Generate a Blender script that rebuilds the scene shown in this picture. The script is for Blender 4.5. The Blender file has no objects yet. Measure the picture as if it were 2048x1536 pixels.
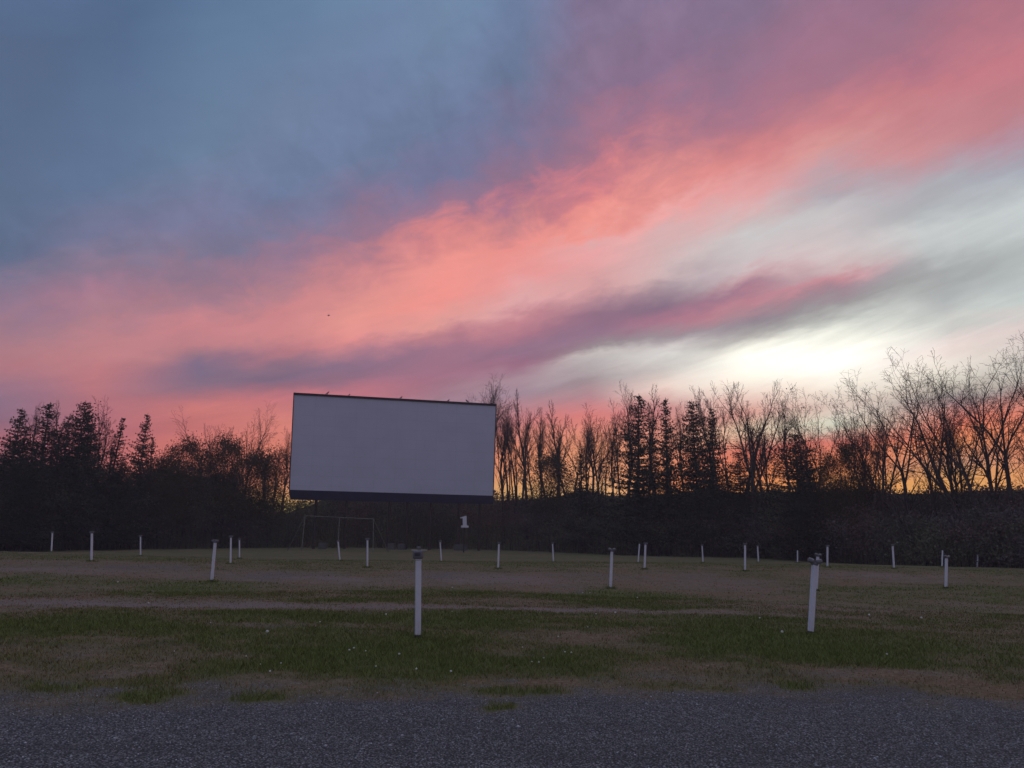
import bpy, math, random
import numpy as np
from mathutils import Vector, Matrix, noise as mnoise

random.seed(7)
rng = np.random.default_rng(7)
sc = bpy.context.scene
COL = sc.collection
R = math.radians

# ------------------------------------------------------------------ camera
F, PW, PH = 1530.0, 2048.0, 1536.0           # focal length in photo pixels
PITCH, ROLL, CH = R(11.9), R(0.8), 1.55
fw = np.array([0, math.cos(PITCH), math.sin(PITCH)])
r0 = np.array([1., 0, 0]); u0 = np.cross(r0, fw)
cR = math.cos(ROLL)*r0 + math.sin(ROLL)*u0
cU = -math.sin(ROLL)*r0 + math.cos(ROLL)*u0
cam_d = bpy.data.cameras.new('camera'); cam = bpy.data.objects.new('camera', cam_d); COL.objects.link(cam)
cam_d.sensor_width = 36; cam_d.lens = F/PW*36; cam_d.clip_end = 9000; cam_d.clip_start = 0.05
m = Matrix((( cR[0], cU[0], -fw[0], 0), (cR[1], cU[1], -fw[1], 0), (cR[2], cU[2], -fw[2], CH), (0, 0, 0, 1)))
cam.matrix_world = m
sc.camera = cam
vs = sc.view_settings
vs.view_transform = 'Standard'; vs.look = 'None'; vs.exposure = 0.0; vs.gamma = 1.0; vs.use_curve_mapping = False

def ray(px, py):
    d = (px-PW/2)/F*cR - (py-PH/2)/F*cU + fw
    return d/np.linalg.norm(d)
def azel(px, py):
    d = ray(px, py); return math.degrees(math.atan2(d[0], d[1])), math.degrees(math.asin(d[2]))
def at_y(px, py, Y):                      # point seen at a photo pixel, Y metres ahead
    d = ray(px, py); return Vector((d[0]/d[1]*Y, Y, CH + d[2]/d[1]*Y))

def lin(c):
    c = c/255.0
    return c/12.92 if c <= .04045 else ((c+.055)/1.055)**2.4
def hexl(h):
    h = h.lstrip('#'); return tuple(lin(int(h[i:i+2], 16)) for i in (0, 2, 4))

# ------------------------------------------------------------------ world: a dusk sky with lit cloud bands
W = bpy.data.worlds.new('World'); sc.world = W; W.use_nodes = True
nt = W.node_tree; nt.nodes.clear(); L = nt.links
def N(tree, typ, **kw):
    n = tree.nodes.new(typ)
    for k, v in kw.items(): setattr(n, k, v)
    return n
def M(op, a, b=None, c=None, tree=None, clamp=False):
    tree = tree or nt
    n = tree.nodes.new('ShaderNodeMath'); n.operation = op; n.use_clamp = clamp
    for i, v in enumerate((a, b, c)):
        if v is None: continue
        if isinstance(v, (int, float)): n.inputs[i].default_value = v
        else: tree.links.new(v, n.inputs[i])
    return n.outputs[0]
tc = N(nt, 'ShaderNodeTexCoord')
sep = N(nt, 'ShaderNodeSeparateXYZ'); L.new(tc.outputs['Generated'], sep.inputs[0])
X, Y_, Z = sep.outputs
az = M('MULTIPLY', M('ARCTAN2', X, Y_), 180/math.pi)
el = M('MULTIPLY', M('ARCSINE', M('MINIMUM', M('MAXIMUM', Z, -1.0), 1.0)), 180/math.pi)
# elevation of the main lit cloud band for every compass direction
band = [(-180, 22), (-100, 14), (-60, 9.5), (-34.6, 11.8), (-26.2, 14.0), (-16.2, 16.9), (-5, 21), (6.8, 24.3),
        (18.5, 27.5), (29.1, 29.2), (36.8, 30.1), (60, 31), (100, 28), (180, 22)]
fc = N(nt, 'ShaderNodeFloatCurve')
cu = fc.mapping.curves[0]
pts = [((a+180)/360, e/40) for a, e in band]
cu.points[0].location = pts[0]; cu.points[1].location = pts[-1]
for p in pts[1:-1]: cu.points.new(*p)
for p in cu.points: p.handle_type = 'VECTOR'
fc.mapping.update()
L.new(M('DIVIDE', M('ADD', az, 180), 360), fc.inputs['Value'])
cel = M('MULTIPLY', fc.outputs[0], 40)
t_raw = M('DIVIDE', M('MAXIMUM', el, 0), cel)
# cloud-layer coordinates (perspective of a flat layer overhead) for wisps
zc = M('ADD', M('MAXIMUM', Z, 0.0), 0.06)
cx = M('DIVIDE', X, zc); cy = M('DIVIDE', Y_, zc)
def comb(a, b, c=0.0):
    n = N(nt, 'ShaderNodeCombineXYZ')
    for i, v in enumerate((a, b, c)):
        if isinstance(v, (int, float)): n.inputs[i].default_value = v
        else: L.new(v, n.inputs[i])
    return n.outputs[0]
def noise(vec, scale, detail=4, rough=.55, dist=0.0, tree=None):
    tr = tree or nt
    n = N(tr, 'ShaderNodeTexNoise'); n.inputs['Scale'].default_value = scale; n.inputs['Detail'].default_value = detail
    n.inputs['Roughness'].default_value = rough; n.inputs['Distortion'].default_value = dist
    tr.links.new(vec, n.inputs['Vector']); return n.outputs[0]
c1 = comb(M('MULTIPLY', az, .045), M('MULTIPLY', t_raw, 3.2), 1.7)      # long streaks along the band
c2 = comb(M('MULTIPLY', az, .11), M('MULTIPLY', t_raw, 4.5), 5.1)
c3 = comb(M('MULTIPLY', az, .085), M('MULTIPLY', el, .17), 9.3)         # blotches, wisps
n1 = noise(c1, 1.0, 5, .5, .6); n2 = noise(c2, 1.0, 3, .5, .5); n3 = noise(c3, 1.3, 5, .55, .3)
warp = M('ADD', M('MULTIPLY', M('SUBTRACT', n1, .5), .13), M('MULTIPLY', M('SUBTRACT', n3, .5), .09))
warp = M('ADD', warp, M('MULTIPLY', M('SUBTRACT', n2, .5), .08))
n4 = noise(comb(M('MULTIPLY', M('ADD', az, M('MULTIPLY', el, -.8)), .20), M('MULTIPLY', M('ADD', el, M('MULTIPLY', az, -.25)), .34), 2.2), 1.0, 7, .6, .5)
warp = M('ADD', warp, M('MULTIPLY', M('SUBTRACT', n4, .5), .09))
# warp fades towards the horizon so the low streaks stay level; it grows above the band where the cloud breaks up
amp = M('ADD', .35, M('MULTIPLY', M('MINIMUM', M('MULTIPLY', t_raw, t_raw), 2.0), .5))
# torn, tufted upper edge of the lit band
n5 = noise(comb(M('MULTIPLY', M('SUBTRACT', az, M('MULTIPLY', el, .5)), .30), M('MULTIPLY', el, .42), 6.6), 1.0, 8, .62, .6)
tfz = N(nt, 'ShaderNodeMapRange', interpolation_type='SMOOTHSTEP'); L.new(az, tfz.inputs[0]); tfz.inputs[1].default_value = 9; tfz.inputs[2].default_value = 20; tfz.inputs[3].default_value = 1; tfz.inputs[4].default_value = .25
tb_ = M('DIVIDE', M('SUBTRACT', t_raw, 1.25), .42)
tuft_ = M('MULTIPLY', M('EXPONENT', M('MULTIPLY', M('MULTIPLY', tb_, tb_), -1.0)), .34)
n6 = noise(comb(M('MULTIPLY', M('ADD', az, M('MULTIPLY', el, .9)), .35), M('MULTIPLY', M('SUBTRACT', el, M('MULTIPLY', az, .2)), 1.1), 1.6), 1.0, 8, .6, .4)
t = M('ADD', t_raw, M('MULTIPLY', warp, amp))
tuft_ = M('MULTIPLY', tuft_, tfz.outputs[0])
t = M('ADD', t, M('MULTIPLY', M('SUBTRACT', n5, .5), tuft_))
t = M('ADD', t, M('MULTIPLY', M('SUBTRACT', n6, .5), M('MULTIPLY', M('MINIMUM', t_raw, .8), .085)))
t = M('MAXIMUM', t, 0.0)
azw = M('ADD', az, M('MULTIPLY', M('SUBTRACT', noise(c3, .8, 3), .5), 7.0))
tpos = M('DIVIDE', t, 3.0, clamp=True)
ZEN = '4c688f'
cols = [
 (-180, {0:'7a7c98', .5:'8c8aa6', 1:'8a8ba8', 2:'7a86aa', 3:ZEN}),
 (-100, {0:'70708c', .5:'787490', 1:'7c7c9a', 2:'6a7ca2', 3:ZEN}),
 (-60, {0:'8a6070', .5:'906a7c', 1:'8a7088', 1.5:'66709a', 2:'56709a', 3:ZEN}),
 (-36, {0:'c06050', .2:'b86058', .4:'a8606a', .5:'b0606c', .6:'866a84', .7:'7c7090', .8:'96728a', .9:'b87480', 1:'b47a84', 1.1:'a4788a', 1.2:'957890', 1.35:'70708e', 1.5:'566a8a', 1.8:'506684', 2.2:'4d6484', 2.6:'4a6080', 3:ZEN}),
 (-30, {0:'c86048', .2:'c05c50', .3:'b85c5c', .4:'c86468', .5:'c0646e', .6:'b86874', .7:'c07078', .8:'c9767c', .9:'ca8084', 1:'c27e86', 1.1:'b07c8a', 1.2:'a87890', 1.35:'8e7890', 1.5:'6c7090', 1.8:'566c8e', 2.2:'516a8c', 2.6:'486284', 3:ZEN}),
 (-24, {0:'e0a050', .2:'e08048', .3:'e07044', .4:'e87058', .5:'d06a66', .6:'d8746e', .66:'b06c78', .7:'8e6e84', .75:'7e6c88', .8:'846e8a', .85:'a87684', .9:'c47c84', 1:'d08086', 1.1:'b67c8a', 1.2:'a0788c', 1.35:'807692', 1.5:'74779a', 1.8:'5e7896', 2.2:'587494', 2.6:'4e6c90', 3:ZEN}),
 (-18, {0:'c8d060', .13:'ccd050', .19:'e8a04c', .25:'ea804a', .3:'ea7a4c', .4:'ee7c5c', .5:'e47c6c', .6:'cf7076', .65:'a06a7c', .7:'7e6882', .75:'946e82', .8:'b87480', .9:'d88486', 1:'d48286', 1.1:'b87e8a', 1.2:'a07890', 1.35:'75789a', 1.5:'67789c', 1.8:'647898', 2.2:'5a7698', 2.6:'527294', 3:ZEN}),
 (-12, {0:'c8d060', .12:'e0c058', .2:'f09858', .3:'f08858', .4:'ee7c60', .5:'d07078', .6:'c07080', .66:'966c84', .7:'8c6c86', .75:'c07c88', .8:'ec8c88', .9:'f09488', 1:'e08a88', 1.1:'c47c86', 1.2:'a0768e', 1.35:'7c7496', 1.5:'66789a', 1.8:'64789c', 2.2:'60809f', 3:ZEN}),
 (-6, {0:'d0d068', .12:'f0b060', .2:'f09858', .3:'f09070', .4:'d08078', .5:'a88090', .6:'a86e84', .7:'a07088', .75:'c07c88', .8:'e89890', .9:'f88e84', 1:'f69086', 1.1:'dc7e80', 1.2:'9a7490', 1.35:'70749a', 1.5:'68789c', 1.8:'66809f', 3:ZEN}),
 (0, {0:'dcd870', .1:'e0cc68', .16:'f0b058', .22:'f89850', .3:'f88e58', .4:'d07878', .5:'a88a9a', .55:'b0909c', .6:'a06a84', .65:'94708a', .7:'b47488', .75:'c8808c', .8:'e8a8a8', .9:'f09490', 1:'f08a82', 1.1:'c47c84', 1.15:'b07088', 1.2:'90708c', 1.35:'7c7294', 1.5:'667698', 1.8:'60789c', 3:ZEN}),
 (6, {0:'e8d880', .12:'f0c878', .2:'f8a860', .3:'f89860', .4:'e87870', .45:'c08890', .5:'a8949a', .55:'c0b8b8', .575:'d0c8c4', .6:'9a8a90', .65:'96708a', .7:'967088', .75:'b88894', .8:'e0a0a0', .9:'f0a0a0', .95:'e8a8a8', 1:'f89488', 1.05:'ee8880', 1.1:'d87880', 1.2:'a87086', 1.35:'8a7090', 1.5:'84708f', 1.8:'706e92', 3:ZEN}),
 (12, {0:'ffa828', .15:'ff9028', .2:'fb8434', .3:'f09470', .4:'d08080', .45:'f0d4c8', .5:'ccc4c0', .55:'e0ddd8', .58:'c8c0c0', .61:'a0939a', .65:'b4748a', .7:'8a7088', .75:'a88c98', .8:'d8b4b4', .9:'e0b0b0', .95:'f8a8a4', 1:'ec8e88', 1.1:'ca7c84', 1.2:'a87088', 1.35:'8c7090', 1.5:'86708f', 1.8:'706e92', 3:ZEN}),
 (18, {0:'ffb020', .12:'ffa820', .2:'ff8428', .26:'ec6c4c', .3:'f0d4b0', .35:'e8a090', .4:'f8d8c8', .43:'fff0e0', .5:'fffff4', .53:'e4e3d8', .55:'b8b4b0', .57:'a09a9c', .6:'948692', .65:'c88490', .68:'aa7c90', .7:'cc9ea4', .73:'d4c4c6', .8:'d0cccc', .9:'e8a0a0', 1:'dc8080', 1.05:'c87880', 1.1:'b07288', 1.2:'98708c', 1.35:'84708f', 1.8:'706e92', 3:ZEN}),
 (24, {0:'ffb828', .13:'ffac24', .2:'ff8430', .26:'e87460', .3:'e0e4cc', .35:'f0d8c8', .4:'fff4e4', .45:'fffff8', .5:'f8f8ec', .53:'e8ebe0', .555:'c8ccc6', .6:'a09a9c', .63:'a08894', .655:'d0909a', .68:'d8bcbc', .72:'d8c8c8', .8:'c8c4c6', .85:'b4aeb6', .9:'c8a0a8', .95:'dc9490', 1:'d07e84', 1.1:'a87086', 1.2:'a0708a', 1.35:'90708c', 1.8:'706e92', 3:ZEN}),
 (30, {0:'ffb828', .1:'ffac28', .15:'ffb040', .19:'d89870', .23:'ff9440', .28:'fa7446', .31:'dc7c6c', .335:'98888a', .355:'c8c0b0', .38:'f0e8d8', .41:'f8ece0', .45:'e8d4d0', .5:'c8ccc8', .53:'bcc0c0', .6:'a8acac', .65:'c4c8c8', .7:'d0d4d4', .75:'b0b4b8', .8:'b4b2ba', .85:'c09ca6', .9:'d08c90', 1:'c87880', 1.05:'b87084', 1.1:'a46e84', 1.2:'986e88', 1.8:'706e92', 3:ZEN}),
 (36, {0:'ffb028', .1:'ffa428', .2:'fb8038', .27:'f08060', .33:'b89c90', .37:'c8c4bc', .45:'e0d0cc', .5:'d0dcd8', .6:'b8c0c0', .65:'c8d0d0', .7:'ccd4d4', .8:'a8acb8', .85:'b890a0', .9:'c07e88', 1:'c87480', 1.1:'b06e80', 1.2:'a06c84', 1.8:'706e92', 3:ZEN}),
 (60, {0:'e08050', .2:'c87868', .5:'b0a0a8', .8:'a898a8', 1:'a87888', 1.4:'887490', 3:ZEN}),
 (100, {0:'90748c', .5:'9a869c', 1:'927f9c', 2:'7a7ca2', 3:ZEN}),
 (180, {0:'7a7c98', .5:'8c8aa6', 1:'8a8ba8', 2:'7a86aa', 3:ZEN}),
]
prev = None
for k, (a, st) in enumerate(cols):
    rp = N(nt, 'ShaderNodeValToRGB'); rp.color_ramp.interpolation = 'EASE' if len(st) < 8 else 'LINEAR'
    el_ = rp.color_ramp.elements
    its = sorted(st.items())
    while len(el_) < len(its): el_.new(.5)
    for e, (tt, h) in zip(el_, its): e.position = tt/3.0
    for e, (tt, h) in zip(el_, its): e.color = (*hexl(h), 1)
    L.new(tpos, rp.inputs[0])
    if prev is None: prev = rp.outputs[0]
    else:
        a0 = cols[k-1][0]
        mr = N(nt, 'ShaderNodeMapRange', interpolation_type='SMOOTHSTEP' if a-a0 > 7 else 'LINEAR')
        mr.inputs[1].default_value = a0; mr.inputs[2].default_value = a
        L.new(azw, mr.inputs[0])
        mx = N(nt, 'ShaderNodeMix', data_type='RGBA'); L.new(mr.outputs[0], mx.inputs[0])
        L.new(prev, mx.inputs[6]); L.new(rp.outputs[0], mx.inputs[7]); prev = mx.outputs[2]
# wisps: small brightness variation, in the flat cloud layer and along the streaks
wv = noise(comb(M('MULTIPLY', M('ADD', az, M('MULTIPLY', el, -1.6)), .16), M('MULTIPLY', M('ADD', el, M('MULTIPLY', az, -.22)), .62), 3.0), 1.0, 7, .62, 1.1)
fine = noise(comb(M('MULTIPLY', cx, 1.2), M('MULTIPLY', cy, 1.2), 0), 3.2, 6, .65, .4)
var = M('ADD', 1.0, M('MULTIPLY', M('SUBTRACT', wv, .5), M('ADD', .10, M('MULTIPLY', M('MAXIMUM', M('SUBTRACT', 1.15, t_raw), 0.0), .28))))
var = M('ADD', var, M('MULTIPLY', M('SUBTRACT', fine, .5), .10))
wv2 = noise(comb(M('MULTIPLY', M('ADD', az, M('MULTIPLY', el, -1.2)), .32), M('MULTIPLY', M('ADD', el, M('MULTIPLY', az, -.24)), 1.7), 7.7), 1.0, 8, .62, .7)
var = M('ADD', var, M('MULTIPLY', M('SUBTRACT', wv2, .5), M('MULTIPLY', M('MAXIMUM', M('SUBTRACT', 1.3, t_raw), .12), .26)))
bl = N(nt, 'ShaderNodeMapRange', interpolation_type='SMOOTHSTEP'); L.new(t_raw, bl.inputs[0]); bl.inputs[1].default_value = 1.3; bl.inputs[2].default_value = 1.9; bl.inputs[4].default_value = .13
var = M('ADD', var, bl.outputs[0])
mot = noise(comb(M('MULTIPLY', M('ADD', az, M('MULTIPLY', el, .7)), .38), M('MULTIPLY', M('SUBTRACT', el, M('MULTIPLY', az, .35)), .38), 4.4), 1.0, 7, .6, .4)
mb2 = M('DIVIDE', M('SUBTRACT', t_raw, 1.55), .35)
var = M('ADD', var, M('MULTIPLY', M('SUBTRACT', mot, .5), M('ADD', .07, M('MULTIPLY', M('EXPONENT', M('MULTIPLY', M('MULTIPLY', mb2, mb2), -1.0)), .42))))
hs = N(nt, 'ShaderNodeHueSaturation'); hs.inputs['Saturation'].default_value = .93; L.new(prev, hs.inputs['Color']); prev = hs.outputs[0]
vm = N(nt, 'ShaderNodeVectorMath', operation='SCALE'); L.new(prev, vm.inputs[0]); L.new(var, vm.inputs['Scale'])
# the bright gap where the sun went down
SAZ, SEL = R(21.5), R(12.8)
sd = (math.sin(SAZ)*math.cos(SEL), math.cos(SAZ)*math.cos(SEL), math.sin(SEL))
ga = M('DIVIDE', M('SUBTRACT', az, 21.5), 8.5); ge = M('DIVIDE', M('SUBTRACT', el, M('ADD', M('ADD', 12.9, M('MULTIPLY', M('SUBTRACT', az, 21.5), .04)), M('MULTIPLY', M('SUBTRACT', wv, .5), 3.5))), 1.5)
glow = M('EXPONENT', M('MULTIPLY', M('ADD', M('MULTIPLY', ga, ga), M('MULTIPLY', ge, ge)), -1.0))
gv = N(nt, 'ShaderNodeVectorMath', operation='SCALE'); gv.inputs[0].default_value = (.36, .34, .27); L.new(glow, gv.inputs['Scale'])
add = N(nt, 'ShaderNodeVectorMath', operation='ADD'); L.new(vm.outputs[0], add.inputs[0]); L.new(gv.outputs[0], add.inputs[1])
# paler sky overhead, unseen above the frame, its brightness added to light the ground
zm = N(nt, 'ShaderNodeMapRange', interpolation_type='SMOOTHSTEP'); L.new(el, zm.inputs[0]); zm.inputs[1].default_value = 40; zm.inputs[2].default_value = 62
zx = N(nt, 'ShaderNodeMix', data_type='RGBA'); L.new(zm.outputs[0], zx.inputs[0]); L.new(add.outputs[0], zx.inputs[6]); zx.inputs[7].default_value = (.40, .43, .56, 1)
# physical twilight sky underneath the clouds
sky = N(nt, 'ShaderNodeTexSky', sky_type='NISHITA'); sky.sun_disc = False
sky.sun_elevation = R(0.5); sky.sun_rotation = SAZ
sk = N(nt, 'ShaderNodeVectorMath', operation='SCALE'); L.new(sky.outputs[0], sk.inputs[0]); sk.inputs['Scale'].default_value = .0006
add2 = N(nt, 'ShaderNodeVectorMath', operation='ADD'); L.new(zx.outputs[2], add2.inputs[0]); L.new(sk.outputs[0], add2.inputs[1])
bg = N(nt, 'ShaderNodeBackground'); L.new(add2.outputs[0], bg.inputs[0]); bg.inputs[1].default_value = 1.0
out = N(nt, 'ShaderNodeOutputWorld'); L.new(bg.outputs[0], out.inputs[0])
W.cycles.sampling_method = 'MANUAL'; W.cycles.sample_map_resolution = 1024

# ------------------------------------------------------------------ the last of the sun, already behind the wood
sun_d = bpy.data.lights.new('sun', 'SUN'); sun_d.energy = 0.05; sun_d.angle = R(10); sun_d.color = (1, .62, .42)
sun = bpy.data.objects.new('sun', sun_d); COL.objects.link(sun)
e_ = R(2.0); v = Vector((math.sin(SAZ)*math.cos(e_), math.cos(SAZ)*math.cos(e_), math.sin(e_)))
sun.rotation_euler = v.to_track_quat('Z', 'Y').to_euler(); sun.location = v*50

# ------------------------------------------------------------------ helpers
def mesh_obj(name, V, Fc, mat, parent=None, colors=None, smooth=False, matidx=None, attr='tint'):
    me = bpy.data.meshes.new(name)
    if isinstance(V, np.ndarray) and isinstance(Fc, np.ndarray):
        nv, nf, k = len(V), len(Fc), Fc.shape[1]
        me.vertices.add(nv); me.vertices.foreach_set('co', V.astype(np.float32).ravel())
        me.loops.add(nf*k); me.loops.foreach_set('vertex_index', Fc.astype(np.int32).ravel())
        me.polygons.add(nf); me.polygons.foreach_set('loop_start', np.arange(0, nf*k, k, dtype=np.int32))
        me.polygons.foreach_set('loop_total', np.full(nf, k, dtype=np.int32))
        me.update(calc_edges=True)
    else:
        me.from_pydata([tuple(v) for v in V], [], [tuple(f) for f in Fc]); me.update()
    for mm in (mat if isinstance(mat, (list, tuple)) else [mat]): me.materials.append(mm)
    if matidx is not None: me.polygons.foreach_set('material_index', np.asarray(matidx, dtype=np.int32))
    if colors is not None:
        ca = me.attributes.new(attr, 'FLOAT_COLOR', 'POINT')
        c = np.ones((len(V), 4), np.float32); c[:, :3] = colors; ca.data.foreach_set('color', c.ravel())
    if smooth: me.polygons.foreach_set('use_smooth', np.ones(len(me.polygons), dtype=bool))
    o = bpy.data.objects.new(name, me); COL.objects.link(o)
    if parent: o.parent = parent
    return o
def tag(o, label=None, cat=None, group=None, kind=None):
    if label: o['label'] = label
    if cat: o['category'] = cat
    if group: o['group'] = group
    if kind: o['kind'] = kind
    return o
def empty(name, loc=(0, 0, 0)):
    o = bpy.data.objects.new(name, None); COL.objects.link(o); o.location = loc; o.empty_display_size = .3; return o
def copy_tree(o, parent=None):
    c = o.copy(); COL.objects.link(c)
    if parent: c.parent = parent
    for ch in list(o.children): copy_tree(ch, c)
    return c
class MB:
    def __init__(s): s.V = []; s.F = []; s.I = []
    def tube(s, pts, rad, n=5, mi=0, cap=True):
        b0 = len(s.V); prevd = None
        k = len(pts)
        for i in range(k):
            d = (pts[min(i+1, k-1)] - pts[max(i-1, 0)])
            if d.length < 1e-9: d = Vector((0, 0, 1))
            d.normalize()
            a = Vector((1, 0, 0)) if abs(d.x) < .8 else Vector((0, 1, 0))
            u = d.cross(a).normalized(); w = d.cross(u)
            r = rad[i]
            for j in range(n):
                th = 2*math.pi*j/n
                s.V.append(pts[i] + u*(math.cos(th)*r) + w*(math.sin(th)*r))
        for i in range(k-1):
            for j in range(n):
                a0 = b0+i*n+j; a1 = b0+i*n+(j+1) % n
                s.F.append((a0, a1, a1+n, a0+n)); s.I.append(mi)
        if cap and n > 3:
            s.F.append(tuple(b0+j for j in range(n))[::-1]); s.I.append(mi)
            s.F.append(tuple(b0+(k-1)*n+j for j in range(n))); s.I.append(mi)
    def box(s, c, h, rot=None, bev=0.0, mi=0):
        c = Vector(c); rot = rot or Matrix.Identity(3)
        if bev <= 0:
            vv = [Vector((x*h[0], y*h[1], z*h[2])) for z in (-1, 1) for y in (-1, 1) for x in (-1, 1)]
            ff = [(0, 2, 3, 1), (4, 5, 7, 6), (0, 1, 5, 4), (2, 6, 7, 3), (0, 4, 6, 2), (1, 3, 7, 5)]
        else:
            import bmesh
            bm = bmesh.new(); bmesh.ops.create_cube(bm, size=2)
            for v_ in bm.verts: v_.co = Vector((v_.co.x*h[0], v_.co.y*h[1], v_.co.z*h[2]))
            bmesh.ops.bevel(bm, geom=bm.edges[:], offset=bev, segments=3, affect='EDGES', profile=.5)
            bm.verts.index_update(); vv = [v_.co.copy() for v_ in bm.verts]
            ff = [tuple(v_.index for v_ in f.verts) for f in bm.faces]; bm.free()
        b0 = len(s.V)
        s.V += [c + rot @ v_ for v_ in vv]; s.F += [tuple(b0+i for i in f) for f in ff]; s.I += [mi]*len(ff)
    def quad(s, c, size, mi=0, asp=.6):
        a = Vector((random.gauss(0, 1), random.gauss(0, 1), random.gauss(0, 1))).normalized()
        b = a.cross(Vector((random.gauss(0, 1), random.gauss(0, 1), random.gauss(0, 1)))).normalized()
        a = a*size*.5; b = b*size*.5*asp
        b0 = len(s.V)
        s.V += [c-a, c+b-a*.1, c+a, c-b+a*.1]; s.F.append((b0, b0+1, b0+2, b0+3)); s.I.append(mi)
    def obj(s, name, mat, parent=None, smooth=False):
        return mesh_obj(name, s.V, s.F, mat, parent, matidx=s.I if isinstance(mat, (list, tuple)) else None, smooth=smooth)

def material(name, col, rough=.9, var=.25, scale=3.0, bump=0.0, col2=None, spec=.2, attr=None, coord='Object'):
    mt = bpy.data.materials.new(name); mt.use_nodes = True; tr = mt.node_tree; b = tr.nodes['Principled BSDF']
    b.inputs['Roughness'].default_value = rough
    b.inputs['Specular IOR Level'].default_value = spec
    tcn = N(tr, 'ShaderNodeTexCoord')
    nz = noise(tcn.outputs[coord], scale, 6, .6, 0, tree=tr)
    mx = N(tr, 'ShaderNodeMix', data_type='RGBA')
    mr = N(tr, 'ShaderNodeMapRange'); mr.inputs[1].default_value = .3; mr.inputs[2].default_value = .7
    tr.links.new(nz, mr.inputs[0]); tr.links.new(mr.outputs[0], mx.inputs[0])
    c2 = col2 or tuple(c*(1+var) for c in col)
    c1_ = col if col2 else tuple(c*(1-var) for c in col)
    mx.inputs[6].default_value = (*c1_, 1); mx.inputs[7].default_value = (*c2, 1)
    o_ = mx.outputs[2]
    if attr:
        at = N(tr, 'ShaderNodeAttribute'); at.attribute_name = attr
        m2 = N(tr, 'ShaderNodeMix', data_type='RGBA', blend_type='MULTIPLY'); m2.inputs[0].default_value = 1
        tr.links.new(o_, m2.inputs[6]); tr.links.new(at.outputs['Color'], m2.inputs[7]); o_ = m2.outputs[2]
    tr.links.new(o_, b.inputs['Base Color'])
    if bump:
        bp = N(tr, 'ShaderNodeBump'); bp.inputs['Strength'].default_value = bump; bp.inputs['Distance'].default_value = .02
        tr.links.new(noise(tcn.outputs[coord], scale*6, 5, .7, 0, tree=tr), bp.inputs['Height'])
        tr.links.new(bp.outputs[0], b.inputs['Normal'])
    return mt

# ------------------------------------------------------------------ terrain
def fbm(x, y, seed=0, octv=4):
    r_ = np.zeros_like(x, dtype=float); a = 1.0; tot = 0
    for o in range(octv):
        xi = np.floor(x).astype(np.int64); yi = np.floor(y).astype(np.int64)
        fx = x-xi; fy = y-yi; fx = fx*fx*(3-2*fx); fy = fy*fy*(3-2*fy)
        def h(i, j):
            n_ = (i*374761393 + j*668265263 + (seed+o)*1442695041) & 0xffffffff
            n_ = ((n_ ^ (n_ >> 13))*1274126177) & 0xffffffff
            return ((n_ ^ (n_ >> 16)) & 0xffff)/65535.0
        v_ = (h(xi, yi)*(1-fx)+h(xi+1, yi)*fx)*(1-fy) + (h(xi, yi+1)*(1-fx)+h(xi+1, yi+1)*fx)*fy
        r_ += a*v_; tot += a; a *= .5; x = x*2.03+17.1; y = y*2.03+5.7
    return r_/tot

# posts: base px, base py, top px, top py, kind (0 bare, 1 small head, 2 box head, 3 twin speakers), label
POSTS = [
 (103, 1104, 105, 1063, 1, 'small white speaker post farthest to the left, close to the dark wood'),
 (183, 1123, 184, 1062, 1, 'white speaker post standing on the left side, second from the left edge'),
 (281, 1113, 281, 1070, 1, 'thin white speaker post below the narrow spruce on the left'),
 (423, 1166, 431, 1079, 1, 'white speaker post leaning to the right over a green patch left of the swing frame'),
 (461, 1129, 462, 1071, 1, 'white speaker post just right of the leaning one, with a flat grey head'),
 (479, 1118, 479, 1077, 1, 'shorter far speaker post, rightmost of the cluster of three left of the swing frame'),
 (680, 1123, 676, 1080, 1, 'white speaker post leaning left in front of the middle leg of the swing frame'),
 (735, 1133, 735, 1076, 1, 'upright white speaker post in front of the right end of the swing frame'),
 (836, 1268, 837, 1093, 2, 'large near white speaker post with a square grey box and thin bar on top'),
 (883, 1123, 880, 1081, 1, 'small white speaker post just left of and below the white number sign'),
 (996, 1139, 998, 1084, 1, 'white speaker post below the right end of the screen, with a grey head'),
 (1107, 1126, 1105, 1085, 1, 'small dark-headed speaker post between the reddish bushes and the row of conifers'),
 (1221, 1177, 1224, 1095, 3, 'mid-distance white speaker post with a flat wide head beside a green mound'),
 (1276, 1124, 1279, 1088, 0, 'bare white post without a head, beside a taller speaker post and a pale footing'),
 (1289, 1139, 1291, 1085, 1, 'white speaker post directly right of the bare headless one'),
 (1406, 1127, 1404, 1089, 1, 'small far speaker post below the darkest conifer'),
 (1490, 1140, 1490, 1086, 1, 'white speaker post standing on a pale grassy bump right of centre'),
 (1517, 1125, 1515, 1090, 1, 'short far speaker post just right of the one on the pale bump'),
 (1595, 1125, 1595, 1101, 0, 'shortest bare white post, left of the large near twin-speaker post'),
 (1632, 1182, 1636, 1106, 3, 'white speaker post mostly hidden behind the large twin-speaker post'),
 (1621, 1270, 1630, 1115, 3, 'large near white post leaning right with two rounded speakers on top'),
 (1655, 1138, 1655, 1090, 1, 'far white speaker post just right of the large twin-speaker post'),
 (1788, 1136, 1785, 1088, 1, 'white speaker post leaning slightly left, alone below the leaning bare tree'),
 (1884, 1135, 1885, 1101, 0, 'far bare white post half hidden behind a wide-headed post on the right'),
 (1892, 1178, 1893, 1110, 3, 'mid-distance speaker post with a wide flat head near the right edge'),
 (1954, 1136, 1956, 1108, 1, 'tiny far speaker post nearest the right edge'),
]
HP = 1.40; HB = 1.22
post_pos = []
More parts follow.
